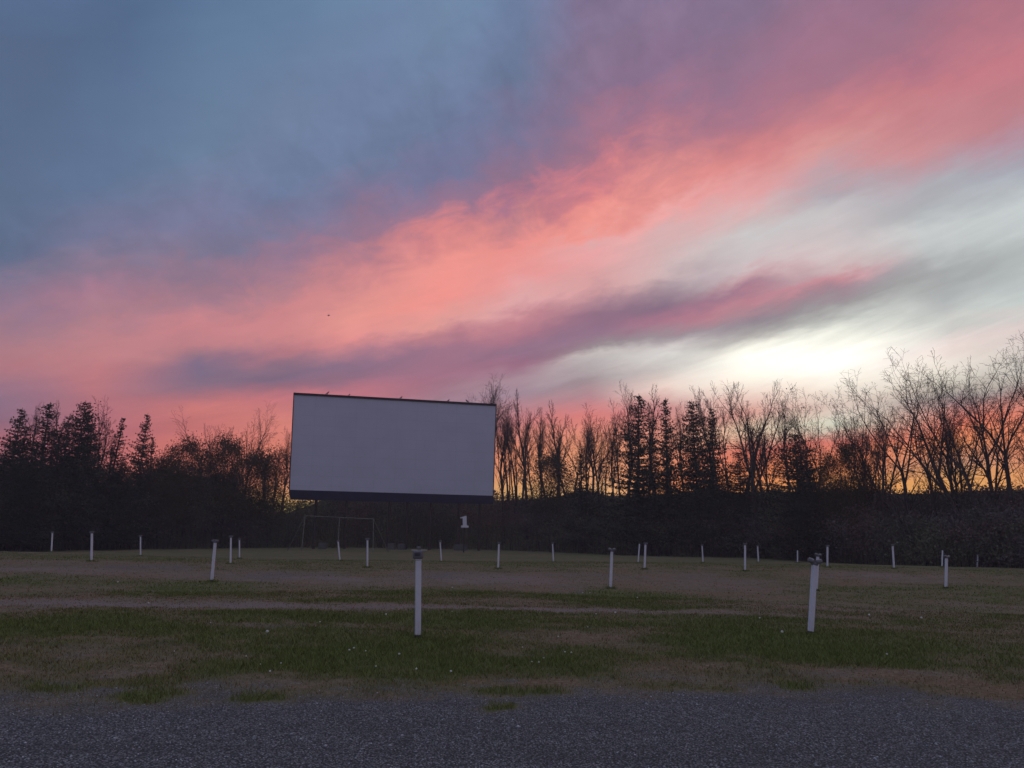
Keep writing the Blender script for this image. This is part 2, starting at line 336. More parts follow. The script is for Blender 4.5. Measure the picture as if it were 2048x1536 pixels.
for (bx, by, tx, ty, kd, lb) in POSTS:
    db, dt = ray(bx, by), ray(tx, ty)
    h_ = HB if kd == 0 else HP
    if kd == 0 and bx in (1595,): h_ = .95
    if bx == 1954: h_ = 1.15
    Yp = h_/(dt[2]/dt[1]-db[2]/db[1])
    post_pos.append((at_y(bx, by, Yp), at_y(tx, ty, Yp)))
# foot of the wood: px, py, distance
FOOT = [(-300, 1108, 82), (0, 1105, 86), (150, 1101, 90), (300, 1098, 95), (600, 1095, 101), (750, 1096, 104), (1000, 1100, 104),
        (1150, 1106, 100), (1350, 1113, 93), (1600, 1120, 86), (1750, 1131, 80), (2048, 1137, 75), (2350, 1150, 68)]
fa, fr_, fz = [], [], []
for (px, py, rr) in FOOT:
    a, e = azel(px, py); fa.append(a); fr_.append(rr); fz.append(CH + rr*math.tan(R(e)))
fa = np.array(fa); fr_ = np.array(fr_); fz = np.array(fz)
ctrl = [(p.x, p.y, p.z) for p, q in post_pos]
ctrl += [(math.sin(R(a))*r_, math.cos(R(a))*r_, z) for a, r_, z in zip(fa, fr_, fz)]
ctrl += [(x, y, 0) for x in (-8, -3, 3, 8) for y in (-4, 1, 5, 8)] + [(-20, -10, 0), (20, -10, 0), (-25, 10, 0), (25, 10, 0)]
ctrl = np.array(ctrl)
SX, SY = 16.0, 9.0
def phi(x, y):
    dx = (x[..., None]-ctrl[:, 0])/SX; dy = (y[..., None]-ctrl[:, 1])/SY
    return np.exp(-.5*(dx*dx+dy*dy))
def polyb(x, y): return np.stack([np.ones_like(x), x/50, y/50, (y/50)**2], -1)
Pm = polyb(ctrl[:, 0], ctrl[:, 1]); pc = np.linalg.lstsq(Pm, ctrl[:, 2], rcond=None)[0]
resid = ctrl[:, 2]-Pm@pc
Am = phi(ctrl[:, 0], ctrl[:, 1]); wts = np.linalg.solve(Am+np.eye(len(ctrl))*.04, resid)
# height of the brush skyline seen from the lot
SKY = [(-300, 930), (0, 930), (150, 925), (240, 952), (330, 938), (400, 925), (470, 945), (505, 985), (530, 1004), (575, 1004), (630, 985), (660, 972), (930, 972),
       (1000, 980), (1060, 977), (1120, 970), (1160, 958), (1230, 970), (1300, 967), (1360, 964), (1450, 962), (1550, 958), (1650, 956),
       (1720, 952), (1780, 958), (1900, 954), (2048, 945), (2350, 930)]
sa = np.array([azel(*p)[0] for p in SKY]); se = np.array([azel(*p)[1] for p in SKY])
def gz(x, y):
    x = np.asarray(x, float); y = np.asarray(y, float)
    az_ = np.degrees(np.arctan2(x, y)); r_ = np.hypot(x, y)
    rt = np.interp(az_, fa, fr_); zt = np.interp(az_, fa, fz)
    sc_ = np.minimum(1.0, rt/np.maximum(r_, .1)); xx = x*sc_; yy = y*sc_
    front = np.clip((np.cos(np.radians(az_))-.2)/.4, 0, 1)
    base = polyb(xx, yy)@pc + phi(xx, yy)@wts
    base = base*front + 0*(1-front)
    nearw = np.clip((r_-8.5)/4, 0, 1)
    base = base*nearw
    # bank behind the lot
    top = CH + (rt+12)*np.tan(np.radians(np.interp(az_, sa, se))) - 1.5
    s = np.clip((r_-rt-3.0)/10.0, 0, 1); s = s*s*(3-2*s)
    base = base*(1-s) + (top*front)*s
    micro = (fbm(x*2.2, y*2.2, 3, 3)-.5)*.035*np.clip((r_-7.5)/3, .15, 1) + (fbm(x*.35, y*.5, 8, 2)-.5)*.10*nearw
    return base + micro
def gz1(x, y): return float(gz(np.array([x]), np.array([y]))[0])

# patches: photo position of centre, half-size px, kind, strength   (g green turf, d pale dirt, v gravel)
PATCH = [(420, 1172, 130, 18, 'g', 1), (80, 1158, 110, 14, 'g', .7), (860, 1180, 100, 22, 'g', 1), (1215, 1192, 95, 20, 'g', .9), (1690, 1190, 130, 20, 'g', .9),
 (1960, 1180, 130, 16, 'g', .5), (90, 1250, 190, 34, 'g', .8), (60, 1300, 90, 26, 'g', .5), (330, 1262, 190, 22, 'g', .6), (640, 1310, 150, 40, 'g', 1), (850, 1290, 190, 62, 'g', 1.1), (560, 1235, 160, 12, 'g', .6),
 (900, 1345, 80, 26, 'g', .9), (1150, 1318, 120, 28, 'g', .95), (1500, 1290, 200, 34, 'g', .9), (1650, 1300, 190, 34, 'g', .9), (1900, 1290, 120, 24, 'g', .5), (1000, 1240, 260, 14, 'g', .6), (1480, 1252, 200, 14, 'g', .5),
 (1060, 1190, 120, 10, 'g', .3), (1490, 1145, 60, 6, 'g', .6), (980, 1145, 50, 6, 'g', .5), (1370, 1195, 90, 10, 'g', .4),
 (270, 1394, 60, 9, 'g', .9), (490, 1396, 40, 5, 'g', .7), (1000, 1411, 28, 5, 'g', .9), (1010, 1385, 55, 9, 'g', .9), (1080, 1380, 40, 8, 'g', .7), (1330, 1372, 55, 8, 'g', .7), (1640, 1375, 45, 6, 'g', .7), (1430, 1378, 50, 8, 'g', .5), (120, 1372, 60, 10, 'g', .6), (330, 1360, 90, 14, 'g', .5),
 (330, 1148, 300, 9, 'r', 1.0), (700, 1165, 200, 12, 'r', .9), (1000, 1155, 180, 14, 'r', 1.0), (100, 1200, 220, 12, 'r', .9), (500, 1208, 260, 9, 'r', .9), (1420, 1168, 170, 22, 'r', 1.0), (1780, 1155, 220, 10, 'r', .8), (950, 1200, 150, 8, 'r', .5), (80, 1122, 200, 5, 'r', .6),
 (1150, 1221, 520, 5, 'd', 1.2), (500, 1212, 330, 7, 'd', .6), (100, 1208, 200, 7, 'd', .9), (1700, 1218, 340, 7, 'd', .6), (1950, 1212, 150, 7, 'd', .6), (60, 1138, 160, 5, 'd', .8), (300, 1134, 150, 7, 'v', .8), (560, 1150, 110, 12, 'v', .7), (880, 1150, 80, 8, 'v', .8),
 (1180, 1150, 90, 7, 'v', .6), (1140, 1180, 40, 12, 'v', .6), (1370, 1150, 70, 8, 'v', .5), (640, 1156, 90, 4, 'd', .7), (1000, 1158, 130, 9, 'd', .6), (1500, 1165, 150, 14, 'v', .3), (1760, 1150, 100, 6, 'd', .5),
 (480, 1250, 130, 7, 'v', .5), (190, 1310, 60, 14, 'v', .5), (240, 1350, 60, 16, 'v', .6), (1330, 1350, 110, 14, 'v', .5), (1670, 1345, 90, 14, 'v', .6), (1820, 1350, 80, 12, 'v', .5), (480, 1365, 120, 12, 'v', .5), (1240, 1275, 170, 18, 'b', .8), (1430, 1330, 130, 16, 'b', .8), (440, 1300, 90, 14, 'b', .8), (1900, 1260, 160, 16, 'b', .5), (950, 1365, 200, 10, 'b', .8), (130, 1290, 120, 20, 'b', .6), (330, 1355, 200, 14, 'b', .5)]
PW_ = []
for (px, py, hx, hy, kd, stg) in PATCH:
    d = ray(px, py); d1 = ray(px, py-hy); d2 = ray(px, py+hy)
    def hit(dd):
        Yg = 20.0
        for _ in range(60):
            zg = float(gz(np.array([dd[0]/dd[1]*Yg]), np.array([Yg]))[0])
            zr = CH + dd[2]/dd[1]*Yg
            Yn = (zg-CH)/(dd[2]/dd[1]) if dd[2] < -1e-4 else 70
            Yg += (min(max(Yn, 4), 90)-Yg)*.35
        return Yg
    Yc, Yf, Yn_ = hit(d), hit(d1), hit(d2)
    PW_.append((d[0]/d[1]*Yc, Yc, hx/F*Yc, max(.25, abs(Yf-Yn_)/2), kd, stg))
def masks(x, y):
    r_ = np.hypot(x, y)
    n_a = fbm(x*.9, y*1.3, 21, 5); n_b = fbm(x*.25+9, y*.5, 31, 4); n_c = fbm(x*2.7, y*3.5, 41, 4)
    g = .40+1.0*(n_b-.5)+.8*(n_a-.5) + .15*np.clip((r_-44)/10, 0, 1)
    dd = np.zeros_like(x); vv = np.zeros_like(x); rd_ = np.zeros_like(x)
    wx = x+(n_a-.5)*1.4*np.clip(r_/12, .5, 3); wy = y+(n_c-.5)*.9*np.clip(r_/12, .5, 3)
    for (cx_, cy_, hx, hy, kd, stg) in PW_:
        q = ((wx-cx_)/hx)**2+((wy-cy_)/hy)**2
        w = stg*np.exp(-q*1.1)
        if kd == 'g': g = g+w*.75
        elif kd == 'd': dd = dd+w; g = g-w*.8
        elif kd == 'r': rd_ = rd_+w; g = g-w*.7
        elif kd == 'v': vv = vv+w; g = g-w*.8
        else: g = g-w*.6
    edge = 8.6+.3*np.sin(x*.35+1)+(n_a-.5)*2.6+(n_c-.5)*1.6
    road = np.clip((edge-y)/1.5+.5, 0, 1)
    tuft = np.zeros_like(x)
    for (cx_, cy_, hx, hy, kd, stg) in PW_:
        if kd == 'g' and cy_ < 9.3: tuft = np.maximum(tuft, stg*np.exp(-(((wx-cx_)/hx)**2+((wy-cy_)/hy)**2)))
    road = np.clip(road-1.3*tuft, 0, 1)
    v_ = np.clip(np.maximum(road, np.clip(vv*1.2-.25+(n_c-.5)*1.1, 0, 1)*.7), 0, 1)
    g = np.clip((g+(n_c-.5)*1.0+(n_a-.5)*.3)*.88+.04, 0, 1)
    g = g*(1-v_)*(1-.8*np.clip(rd_*1.1-.1+(n_c-.5)*.8, 0, 1))
    dd = dd+rd_*.45
    return g, v_, np.clip(dd*.95-.15+(n_c-.5)*.9, 0, 1)*.8

ang = np.concatenate([np.arange(-180, -42, 3.0), np.arange(-42, 42, .16), np.arange(42, 180, 3.0)])
rad = [0.4]
while rad[-1] < 4000:
    r_ = rad[-1]; rad.append(r_*(1.018 if r_ < 5 else 1.011 if r_ < 25 else 1.014 if r_ < 130 else 1.12)+.0)
rad = np.array(rad)
A_, R_ = np.meshgrid(np.radians(ang), rad)
gx, gy = (R_*np.sin(A_)).ravel(), (R_*np.cos(A_)).ravel()
gzv = np.concatenate([gz(gx[i:i+20000], gy[i:i+20000]) for i in range(0, len(gx), 20000)])
na, nr = len(ang), len(rad)
I = (np.arange(nr-1)[:, None]*na+np.arange(na)[None, :]).ravel()
J = (np.arange(nr-1)[:, None]*na+(np.arange(na)[None, :]+1) % na).ravel()
FQ = np.stack([I, J, J+na, I+na], 1)
Vg = np.stack([gx, gy, gzv], 1)
# close the small disc under the camera
g_, v_, d_ = masks(gx, gy)
gm = bpy.data.materials.new('field'); gm.use_nodes = True; tr = gm.node_tree; bs = tr.nodes['Principled BSDF']
bs.inputs['Roughness'].default_value = .95; bs.inputs['Specular IOR Level'].default_value = .15
tcn = N(tr, 'ShaderNodeTexCoord'); P_ = tcn.outputs['Object']
at = N(tr, 'ShaderNodeAttribute'); at.attribute_name = 'cover'
sp = N(tr, 'ShaderNodeSeparateColor'); tr.links.new(at.outputs['Color'], sp.inputs[0])
def mixc(f, a, b, blend='MIX'):
    n = N(tr, 'ShaderNodeMix', data_type='RGBA', blend_type=blend)
    for i, v__ in ((0, f), (6, a), (7, b)):
        if isinstance(v__, (tuple,)): n.inputs[i].default_value = (*v__, 1) if len(v__) == 3 else v__
        elif isinstance(v__, (int, float)): n.inputs[i].default_value = v__
        else: tr.links.new(v__, n.inputs[i])
    return n.outputs[2]
def mrange(v__, a, b, c=0., d=1.):
    n = N(tr, 'ShaderNodeMapRange'); tr.links.new(v__, n.inputs[0])
    for i, q in zip((1, 2, 3, 4), (a, b, c, d)): n.inputs[i].default_value = q
    return n.outputs[0]
nf = noise(P_, 14, 5, .7, 0, tree=tr); nm = noise(P_, 2.3, 5, .65, .4, tree=tr); ns = noise(P_, .5, 4, .6, 0, tree=tr); nh = noise(P_, 60, 3, .7, 0, tree=tr)
brown = mixc(mrange(nm, .35, .65), (.175, .138, .088), (.115, .092, .058))
brown = mixc(mrange(ns, .4, .62), brown, (.155, .10, .055))
brown = mixc(mrange(nf, .45, .72), brown, (.29, .235, .16))
green = mixc(mrange(nm, .35, .65), (.088, .112, .030), (.140, .146, .050))
green = mixc(mrange(nf, .4, .7), green, (.06, .078, .024))
turf = mixc(sp.outputs[0], brown, green)
turf = mixc(mrange(noise(P_, 1.1, 7, .75, .5, tree=tr), .52, .66, 0, .55), turf, (.055, .058, .028))
dirt = mixc(mrange(nf, .35, .7), (.245, .20, .185), (.18, .148, .135))
turf = mixc(sp.outputs[2], turf, dirt)
# crushed stone
vo = N(tr, 'ShaderNodeTexVoronoi'); vo.inputs['Scale'].default_value = 55; tr.links.new(P_, vo.inputs['Vector'])
vo2 = N(tr, 'ShaderNodeTexVoronoi'); vo2.inputs['Scale'].default_value = 24; tr.links.new(P_, vo2.inputs['Vector'])
sv = N(tr, 'ShaderNodeSeparateColor'); tr.links.new(vo.outputs['Color'], sv.inputs[0])
sv2 = N(tr, 'ShaderNodeSeparateColor'); tr.links.new(vo2.outputs['Color'], sv2.inputs[0])
stone = mixc(sv.outputs[0], (.16, .168, .170), (.48, .497, .50))
stone = mixc(mrange(sv.outputs[1], .9, .97), stone, (.66, .68, .68))
stone = mixc(mrange(sv2.outputs[0], .6, .95, 0, .6), stone, (.135, .143, .148))
mr_ = N(tr, 'ShaderNodeMapping'); mr_.inputs['Scale'].default_value = (.12, 1.5, 1); tr.links.new(P_, mr_.inputs[0])
rut = noise(mr_.outputs[0], 1.0, 4, .6, .3, tree=tr)
stone = mixc(mrange(rut, .50, .64, 0, .5), stone, (.15, .148, .148))
stone = mixc(mrange(nm, .45, .75, 0, .55), stone, (.155, .155, .15))
stone = mixc(mrange(vo.outputs['Distance'], .25, .6), stone, (.07, .073, .076))
colr = mixc(sp.outputs[1], turf, stone)
tr.links.new(colr, bs.inputs['Base Color'])
hgt = mixc(sp.outputs[1], nf, M('MULTIPLY', vo.outputs['Distance'], -1.2, tree=tr))
bp = N(tr, 'ShaderNodeBump'); bp.inputs['Strength'].default_value = .9; bp.inputs['Distance'].default_value = .03
tr.links.new(hgt, bp.inputs['Height']); tr.links.new(bp.outputs[0], bs.inputs['Normal'])
ground = mesh_obj('ground', Vg, FQ, gm, colors=np.stack([g_, v_, d_], 1), smooth=True, attr='cover')
tag(ground, kind='structure')

# ------------------------------------------------------------------ grass blades and loose stones
def in_view(n, r1, r2, p=1.0, spread=38):
    r_ = (rng.random(n)*(r2**p-r1**p)+r1**p)**(1/p); a = np.radians((rng.random(n)*2-1)*spread)
    return r_*np.sin(a), r_*np.cos(a)
def gz_big(x, y): return np.concatenate([gz(x[i:i+20000], y[i:i+20000]) for i in range(0, len(x), 20000)])
bm_ = material('grass_blades', (1, 1, 1), .8, .12, 2.0, attr='tint')
bxs, bys = [], []
x1, y1 = in_view(330000, 7.8, 24, .9); x2, y2 = in_view(150000, 22, 60, .8)
bx_ = np.concatenate([x1, x2]); by_ = np.concatenate([y1, y2])
npst = len(post_pos); tb = 170
px_t = np.repeat([p.x for p, q in post_pos], tb)+rng.normal(0, .09, npst*tb); py_t = np.repeat([p.y for p, q in post_pos], tb)+rng.normal(0, .07, npst*tb)
bx_ = np.concatenate([bx_, px_t]); by_ = np.concatenate([by_, py_t]); is_t = np.zeros(len(bx_), bool); is_t[-npst*tb:] = True
gg, vv_, dd_ = masks(bx_, by_); gg = np.where(is_t, .8, gg)
keep = rng.random(len(bx_)) < np.clip((.25+.9*gg)*(1-vv_*1.15)*(1-.85*dd_), 0, 1)
keep |= is_t; bx_, by_, gg, is_t = bx_[keep], by_[keep], gg[keep], is_t[keep]
br = np.hypot(bx_, by_); bz_ = gz_big(bx_, by_)
nb = len(bx_); th = rng.random(nb)*2*np.pi
clump = fbm(bx_*1.7, by_*1.7, 77, 3)
h_ = (.018+.045*rng.random(nb))*(.55+.7*gg)*(.5+1.1*clump)*np.where(is_t, 1.7, 1.0); w_ = (.003+.0028*rng.random(nb))*np.clip(br/9, 1, 4.5)
dx, dy = np.cos(th)*w_, np.sin(th)*w_
lx, ly = rng.normal(0, .55, nb)*h_, rng.normal(0, .55, nb)*h_
Vb = np.empty((nb, 3, 3)); Vb[:, 0] = np.stack([bx_-dx, by_-dy, bz_-.004], 1); Vb[:, 1] = np.stack([bx_+dx, by_+dy, bz_-.004], 1)
Vb[:, 2] = np.stack([bx_+lx, by_+ly, bz_+h_], 1)
cg = np.array([.140, .172, .040]); cb = np.array([.215, .17, .092]); co = np.array([.18, .10, .042])
mixg = np.clip(gg*1.2+rng.normal(0, .22, nb), 0, 1)[:, None]
dry = np.where((rng.random(nb) < .3)[:, None], co, cb)
cc = (cg*mixg+dry*(1-mixg))*(.65+.7*rng.random(nb))[:, None]
grass = mesh_obj('grass', Vb.reshape(-1, 3), np.arange(nb*3).reshape(-1, 3), bm_, colors=np.repeat(cc, 3, 0))
tag(grass, 'short mown grass, green and dried brown, over the lot', 'grass', kind='stuff')

ns_ = 26000
sx_, sy_ = in_view(ns_, 4.6, 9.6, 1.2, 44); g2, v2, d2 = masks(sx_, sy_)
kp = rng.random(ns_) < v2; sx_, sy_ = sx_[kp], sy_[kp]; n_ = len(sx_); sz_ = gz_big(sx_, sy_)
oct_ = np.array([(1, 0, 0), (-1, 0, 0), (0, 1, 0), (0, -1, 0), (0, 0, 1), (0, 0, -1)], float)
of = np.array([(0, 2, 4), (2, 1, 4), (1, 3, 4), (3, 0, 4), (2, 0, 5), (1, 2, 5), (3, 1, 5), (0, 3, 5)])
s_ = .0035+.0075*rng.random(n_)**2.2+(rng.random(n_) < .012)*rng.random(n_)*.012
vv3 = oct_[None]*s_[:, None, None]*(.55+.9*rng.random((n_, 6, 1))); vv3[:, :, 2] *= .6
ca, sa_ = np.cos(th := rng.random(n_)*6.28), np.sin(th)
vx = vv3[:, :, 0]*ca[:, None]-vv3[:, :, 1]*sa_[:, None]; vy = vv3[:, :, 0]*sa_[:, None]+vv3[:, :, 1]*ca[:, None]
Vs = np.stack([vx+sx_[:, None], vy+sy_[:, None], vv3[:, :, 2]+sz_[:, None]+s_[:, None]*.25], 2).reshape(-1, 3)
Fs = (of[None]+(np.arange(n_)*6)[:, None, None]).reshape(-1, 3)
sc_c = (.16+.30*rng.random(n_)**1.5+(rng.random(n_) < .07)*.25)[:, None]*np.array([.96, 1, 1.04])
stm = material('crushed_stone', (1, 1, 1), .8, .15, 30, attr='tint')
stones = mesh_obj('gravel', Vs, Fs, stm, colors=np.repeat(sc_c, 6, 0))
tag(stones, 'loose grey crushed stone on the near gravel drive', 'gravel', kind='stuff')

# ------------------------------------------------------------------ materials of things
white_paint = material('white_paint', (.62, .62, .66), .6, .1, 6, bump=.15, col2=(.74, .74, .78))
def weather(mt):
    tr = mt.node_tree; b = tr.nodes['Principled BSDF']; src = b.inputs['Base Color'].links[0].from_socket
    tcn = N(tr, 'ShaderNodeTexCoord'); sp = N(tr, 'ShaderNodeSeparateXYZ'); tr.links.new(tcn.outputs['Object'], sp.inputs[0])
    mp = N(tr, 'ShaderNodeMapping'); mp.inputs['Scale'].default_value = (9, 9, 1.6); tr.links.new(tcn.outputs['Object'], mp.inputs[0])
    nz = noise(mp.outputs[0], 3, 6, .7, 0, tree=tr)
    zf = N(tr, 'ShaderNodeMapRange'); tr.links.new(sp.outputs[2], zf.inputs[0]); zf.inputs[1].default_value = .0; zf.inputs[2].default_value = .45; zf.inputs[3].default_value = .30; zf.inputs[4].default_value = 0
    f = M('ADD', zf.outputs[0], M('MULTIPLY', M('SUBTRACT', nz, .60, tree=tr), 2.2, tree=tr), tree=tr, clamp=True)
    mx = N(tr, 'ShaderNodeMix', data_type='RGBA'); tr.links.new(f, mx.inputs[0]); tr.links.new(src, mx.inputs[6]); mx.inputs[7].default_value = (.27, .235, .20, 1)
    tr.links.new(mx.outputs[2], b.inputs['Base Color'])
post_paint = material('post_paint', (.64, .64, .69), .65, .1, 6, bump=.25, col2=(.74, .74, .79)); weather(post_paint)
grey_metal = material('grey_cast_metal', (.16, .155, .165), .55, .2, 12, spec=.4)
pale_metal = material('pale_metal', (.5, .49, .5), .45, .1, 10, spec=.5)
dark_metal = material('dark_painted_metal', (.022, .02, .03), .6, .2, 4)
skirt_mat = material('navy_skirt', (.020, .020, .045), .7, .25, 1.5)
brown_steel = material('brown_steel', (.05, .035, .032), .7, .3, 2)
concrete = material('concrete', (.11, .105, .10), .95, .2, 5)
olive_pipe = material('galvanised_pipe', (.165, .16, .13), .6, .25, 5)
bark = material('bark', (.055, .045, .042), .95, .35, 2.5)
twigm = material('twigs', (.06, .045, .04), .95, .3, 2)
needle = material('needles', (.020, .030, .018), .9, .4, 1.2, col2=(.035, .045, .022))
leafm = material('dark_leaves', (.05, .04, .02), .9, .4, 1.0, col2=(.075, .055, .022))
rustleaf = material('rusty_leaves', (.10, .045, .02), .9, .3, 1.0, col2=(.15, .07, .03))
flower_w = material('white_petals', (.75, .76, .72), .8, .08, 60)
stem_g = material('green_stem', (.07, .11, .03), .8, .2, 40)
feather = material('dark_feathers', (.03, .028, .032), .7, .2, 20)

# ------------------------------------------------------------------ drive-in speaker posts
def shaft(parent, H, w=.043, rot=.28):
    mb = MB(); rm = Matrix.Rotation(rot, 3, 'Z')
    mb.box((0, 0, H/2-.06), (w, w, H/2+.06), rm, bev=.004)
    o = mb.obj('shaft', post_paint, parent)
    mb = MB(); mb.box((0, 0, .02), (w*1.05, w*1.05, .045), rm, bev=.004); mb.obj('footing', concrete, parent)
    return o
def make_small():
    r_ = empty('speaker_post'); shaft(r_, HP-.10, .040)
    mb = MB(); mb.box((0, 0, HP-.085), (.05, .05, .03), bev=.012); mb.obj('junction_box', grey_metal, r_, True)
    for s in (-1, 1):
        mb = MB(); mb.box((s*.058, -.015, HP-.045), (.05, .045, .038), Matrix.Rotation(s*.15, 3, 'Y'), bev=.02)
        mb.obj('speaker', grey_metal, r_, True)
    return r_
def make_box():
    r_ = empty('speaker_post'); shaft(r_, HP-.20, .042)
    mb = MB(); mb.box((0, 0, HP-.208), (.047, .047, .012), Matrix.Rotation(.28, 3, 'Z'), bev=.004); mb.obj('collar', pale_metal, r_)
    mb = MB(); mb.box((-.005, 0, HP-.125), (.082, .065, .066), bev=.026)
    jb = mb.obj('junction_box', grey_metal, r_, True)
    for dz in (-.02, 0, .02):
        mb = MB(); mb.box((-.01, -.068, HP-.12+dz), (.045, .004, .004), bev=.0015); mb.obj('grille_bar', dark_metal, jb)
    mb = MB(); mb.box((-.063, .0, HP-.055), (.043, .05, .005), Matrix.Rotation(.06, 3, 'Y'), bev=.002)
    mb.obj('bracket', pale_metal, r_)
    mb = MB(); mb.box((.085, .0, HP-.057), (.042, .03, .005), Matrix.Rotation(.05, 3, 'Y'), bev=.002)
    mb.obj('bracket', pale_metal, r_)
    mb = MB(); mb.box((.005, 0, HP-.022), (.033, .03, .022), bev=.012); mb.obj('cap', grey_metal, r_, True)
    return r_
def make_twin():
    r_ = empty('speaker_post'); shaft(r_, HP-.13, .042)
    mb = MB(); mb.box((0, 0, HP-.115), (.062, .055, .03), bev=.02); mb.obj('junction_box', grey_metal, r_, True)
    for s in (-1, 1):
        rm = Matrix.Rotation(-s*.28, 3, 'Y')
        mb = MB(); mb.box((s*.070, -.02, HP-.068), (.062, .055, .042), rm, bev=.03)
        sp_ = mb.obj('speaker', grey_metal, r_, True)
        mb = MB(); mb.box(Vector((s*.075, -.02, HP-.068))+rm@Vector((0, 0, .040)), (.042, .045, .006), rm, bev=.003)
        mb.obj('hanger', pale_metal, sp_)
    return r_
def make_bare():
    r_ = empty('white_post'); shaft(r_, HB, .036); 
    mb = MB(); mb.box((0, 0, HB+.006), (.03, .03, .006), bev=.002); mb.obj('cap', pale_metal, r_)
    return r_
protos = {}
makers = {0: make_bare, 1: make_small, 2: make_box, 3: make_twin}
for i, ((bx, by, tx, ty, kd, lb), (pb, pt)) in enumerate(zip(POSTS, post_pos)):
    if kd in protos: o = copy_tree(protos[kd])
    else: o = makers[kd](); protos[kd] = o
    base = Vector((pb.x, pb.y, gz1(pb.x, pb.y)))
    o.location = base
    d = (pt-base); full = HB if kd == 0 else HP
    q = Vector((0, 0, 1)).rotation_difference(d.normalized())
    o.rotation_mode = 'QUATERNION'; o.rotation_quaternion = q @ Matrix.Rotation(random.uniform(-.25, .25) if i not in (8, 20) else (0, -.2)[i == 20], 3, 'Z').to_quaternion()
    s = d.length/full; o.scale = (1, 1, s) if kd != 2 else (1.05, 1.05, s)
    tag(o, lb, 'speaker post' if kd else 'post', 'white speaker posts standing in rows across the lot')

# ------------------------------------------------------------------ movie screen
YL, YR = 92.0, 97.6
PA = at_y(583.5, 880, YL); PB = at_y(989, 900, YR)
n_pl = Vector((-(PB.y-PA.y), PB.x-PA.x, 0)).normalized()      # pointing away from camera
if n_pl.y < 0: n_pl = -n_pl
def on_plane(px, py, off=0.0):
    d = Vector(ray(px, py)); o = Vector((0, 0, CH)); p0 = PA+n_pl*off
    return o + d*((p0-o).dot(n_pl)/d.dot(n_pl))
TL, TR, BL, BR = on_plane(588.5, 789.5), on_plane(991.5, 812), on_plane(579.5, 979.5), on_plane(985.5, 991.5)
screen = empty('movie_screen', (PA+PB)/2*1.0); screen.location.z = gz1(screen.location.x, screen.location.y)
tag(screen, 'large white drive-in movie screen on tall dark supports', 'screen')
S0 = screen.location.copy()
def slab(name, c, th, mat, extra=0.0, parent=screen):      # c = four corners, front at -extra, thickness away from camera
    Vv = [p - n_pl*extra - S0 for p in c] + [p + n_pl*(th-extra) - S0 for p in c]
    Ff = [(0, 1, 2, 3), (7, 6, 5, 4), (0, 4, 5, 1), (1, 5, 6, 2), (2, 6, 7, 3), (3, 7, 4, 0)]
    return mesh_obj(name, Vv, Ff, mat, parent)
sm = bpy.data.materials.new('screen_paint'); sm.use_nodes = True; tr = sm.node_tree; bs = tr.nodes['Principled BSDF']
bs.inputs['Roughness'].default_value = .75; bs.inputs['Specular IOR Level'].default_value = .2
tcn = N(tr, 'ShaderNodeTexCoord')
mp = N(tr, 'ShaderNodeMapping'); mp.inputs['Rotation'].default_value = (R(90), 0, 0); tr.links.new(tcn.outputs['Object'], mp.inputs['Vector'])
bk = N(tr, 'ShaderNodeTexBrick'); tr.links.new(mp.outputs[0], bk.inputs['Vector']); bk.offset = 0
bk.inputs['Scale'].default_value = 1; bk.inputs['Brick Width'].default_value = 2.44; bk.inputs['Row Height'].default_value = 1.22; bk.inputs['Mortar Size'].default_value = .012
bk.inputs['Color1'].default_value = (.60, .605, .69, 1); bk.inputs['Color2'].default_value = (.585, .59, .67, 1); bk.inputs['Mortar'].default_value = (.47, .47, .53, 1)
nz = noise(tcn.outputs['Object'], .35, 6, .6, 0, tree=tr)
mx = mixc(mrange(nz, .35, .7, 0, .6), bk.outputs['Color'], (.52, .52, .59)); tr.links.new(mx, bs.inputs['Base Color'])
pan = slab('screen_panel', [BL, BR, TR, TL], .25, sm)
up = Vector((0, 0, 1)); rt_ = (BR-BL).normalized()
def edge_at(f, a, b): return a+(b-a)*f
slab('top_trim', [TL-rt_*.1+up*.003, TR+rt_*.1+up*.003, TR+rt_*.1+up*.26, TL-rt_*.1+up*.26], .45, dark_metal, .12)
slab('side_trim', [BL-rt_*.12, BL-rt_*.003, TL-rt_*.003, TL-rt_*.10], .35, pale_metal if False else brown_steel, .03)
slab('side_trim', [BR+rt_*.003, BR+rt_*.12, TR+rt_*.10, TR+rt_*.003], .35, brown_steel, .03)
k1, k2 = on_plane(580.5, 999), on_plane(986, 1008)
slab('bottom_skirt', [k1, k2, BR+rt_*.1-up*.004, BL-rt_*.1-up*.004], .3, skirt_mat, .02)
# support poles with concrete footings, horizontal rails behind the panel
for px, fpx in ((633, 645), (694, 694), (780, 783), (815, 803), (862, 862), (918, 915), (960, 927)):
    top = on_plane(px, 1000, .5); bx3 = on_plane(px, 1090, .5)
    g = gz1(bx3.x, bx3.y)
    mb = MB(); mb.tube([Vector((top.x, top.y, g-.2))-S0, Vector((top.x, top.y, BL.z+10.5))-S0], [.17, .15], 8)
    pole = mb.obj('support_pole', brown_steel, screen)
    if px in (633, 780, 815, 918, 960):
        q = on_plane(fpx, 1090, .1)
        mb = MB(); mb.box(Vector((q.x, q.y, gz1(q.x, q.y)+.30))-S0, (.42, .38, .42), bev=.05); mb.obj('footing', concrete, pole)
for f in (.08, .35, .62, .9):
    a = edge_at(f, BL, TL)+n_pl*.34-S0; b = edge_at(f, BR, TR)+n_pl*.34-S0
    mb = MB(); mb.tube([a, b], [.07, .07], 6); mb.obj('rail', brown_steel, screen)

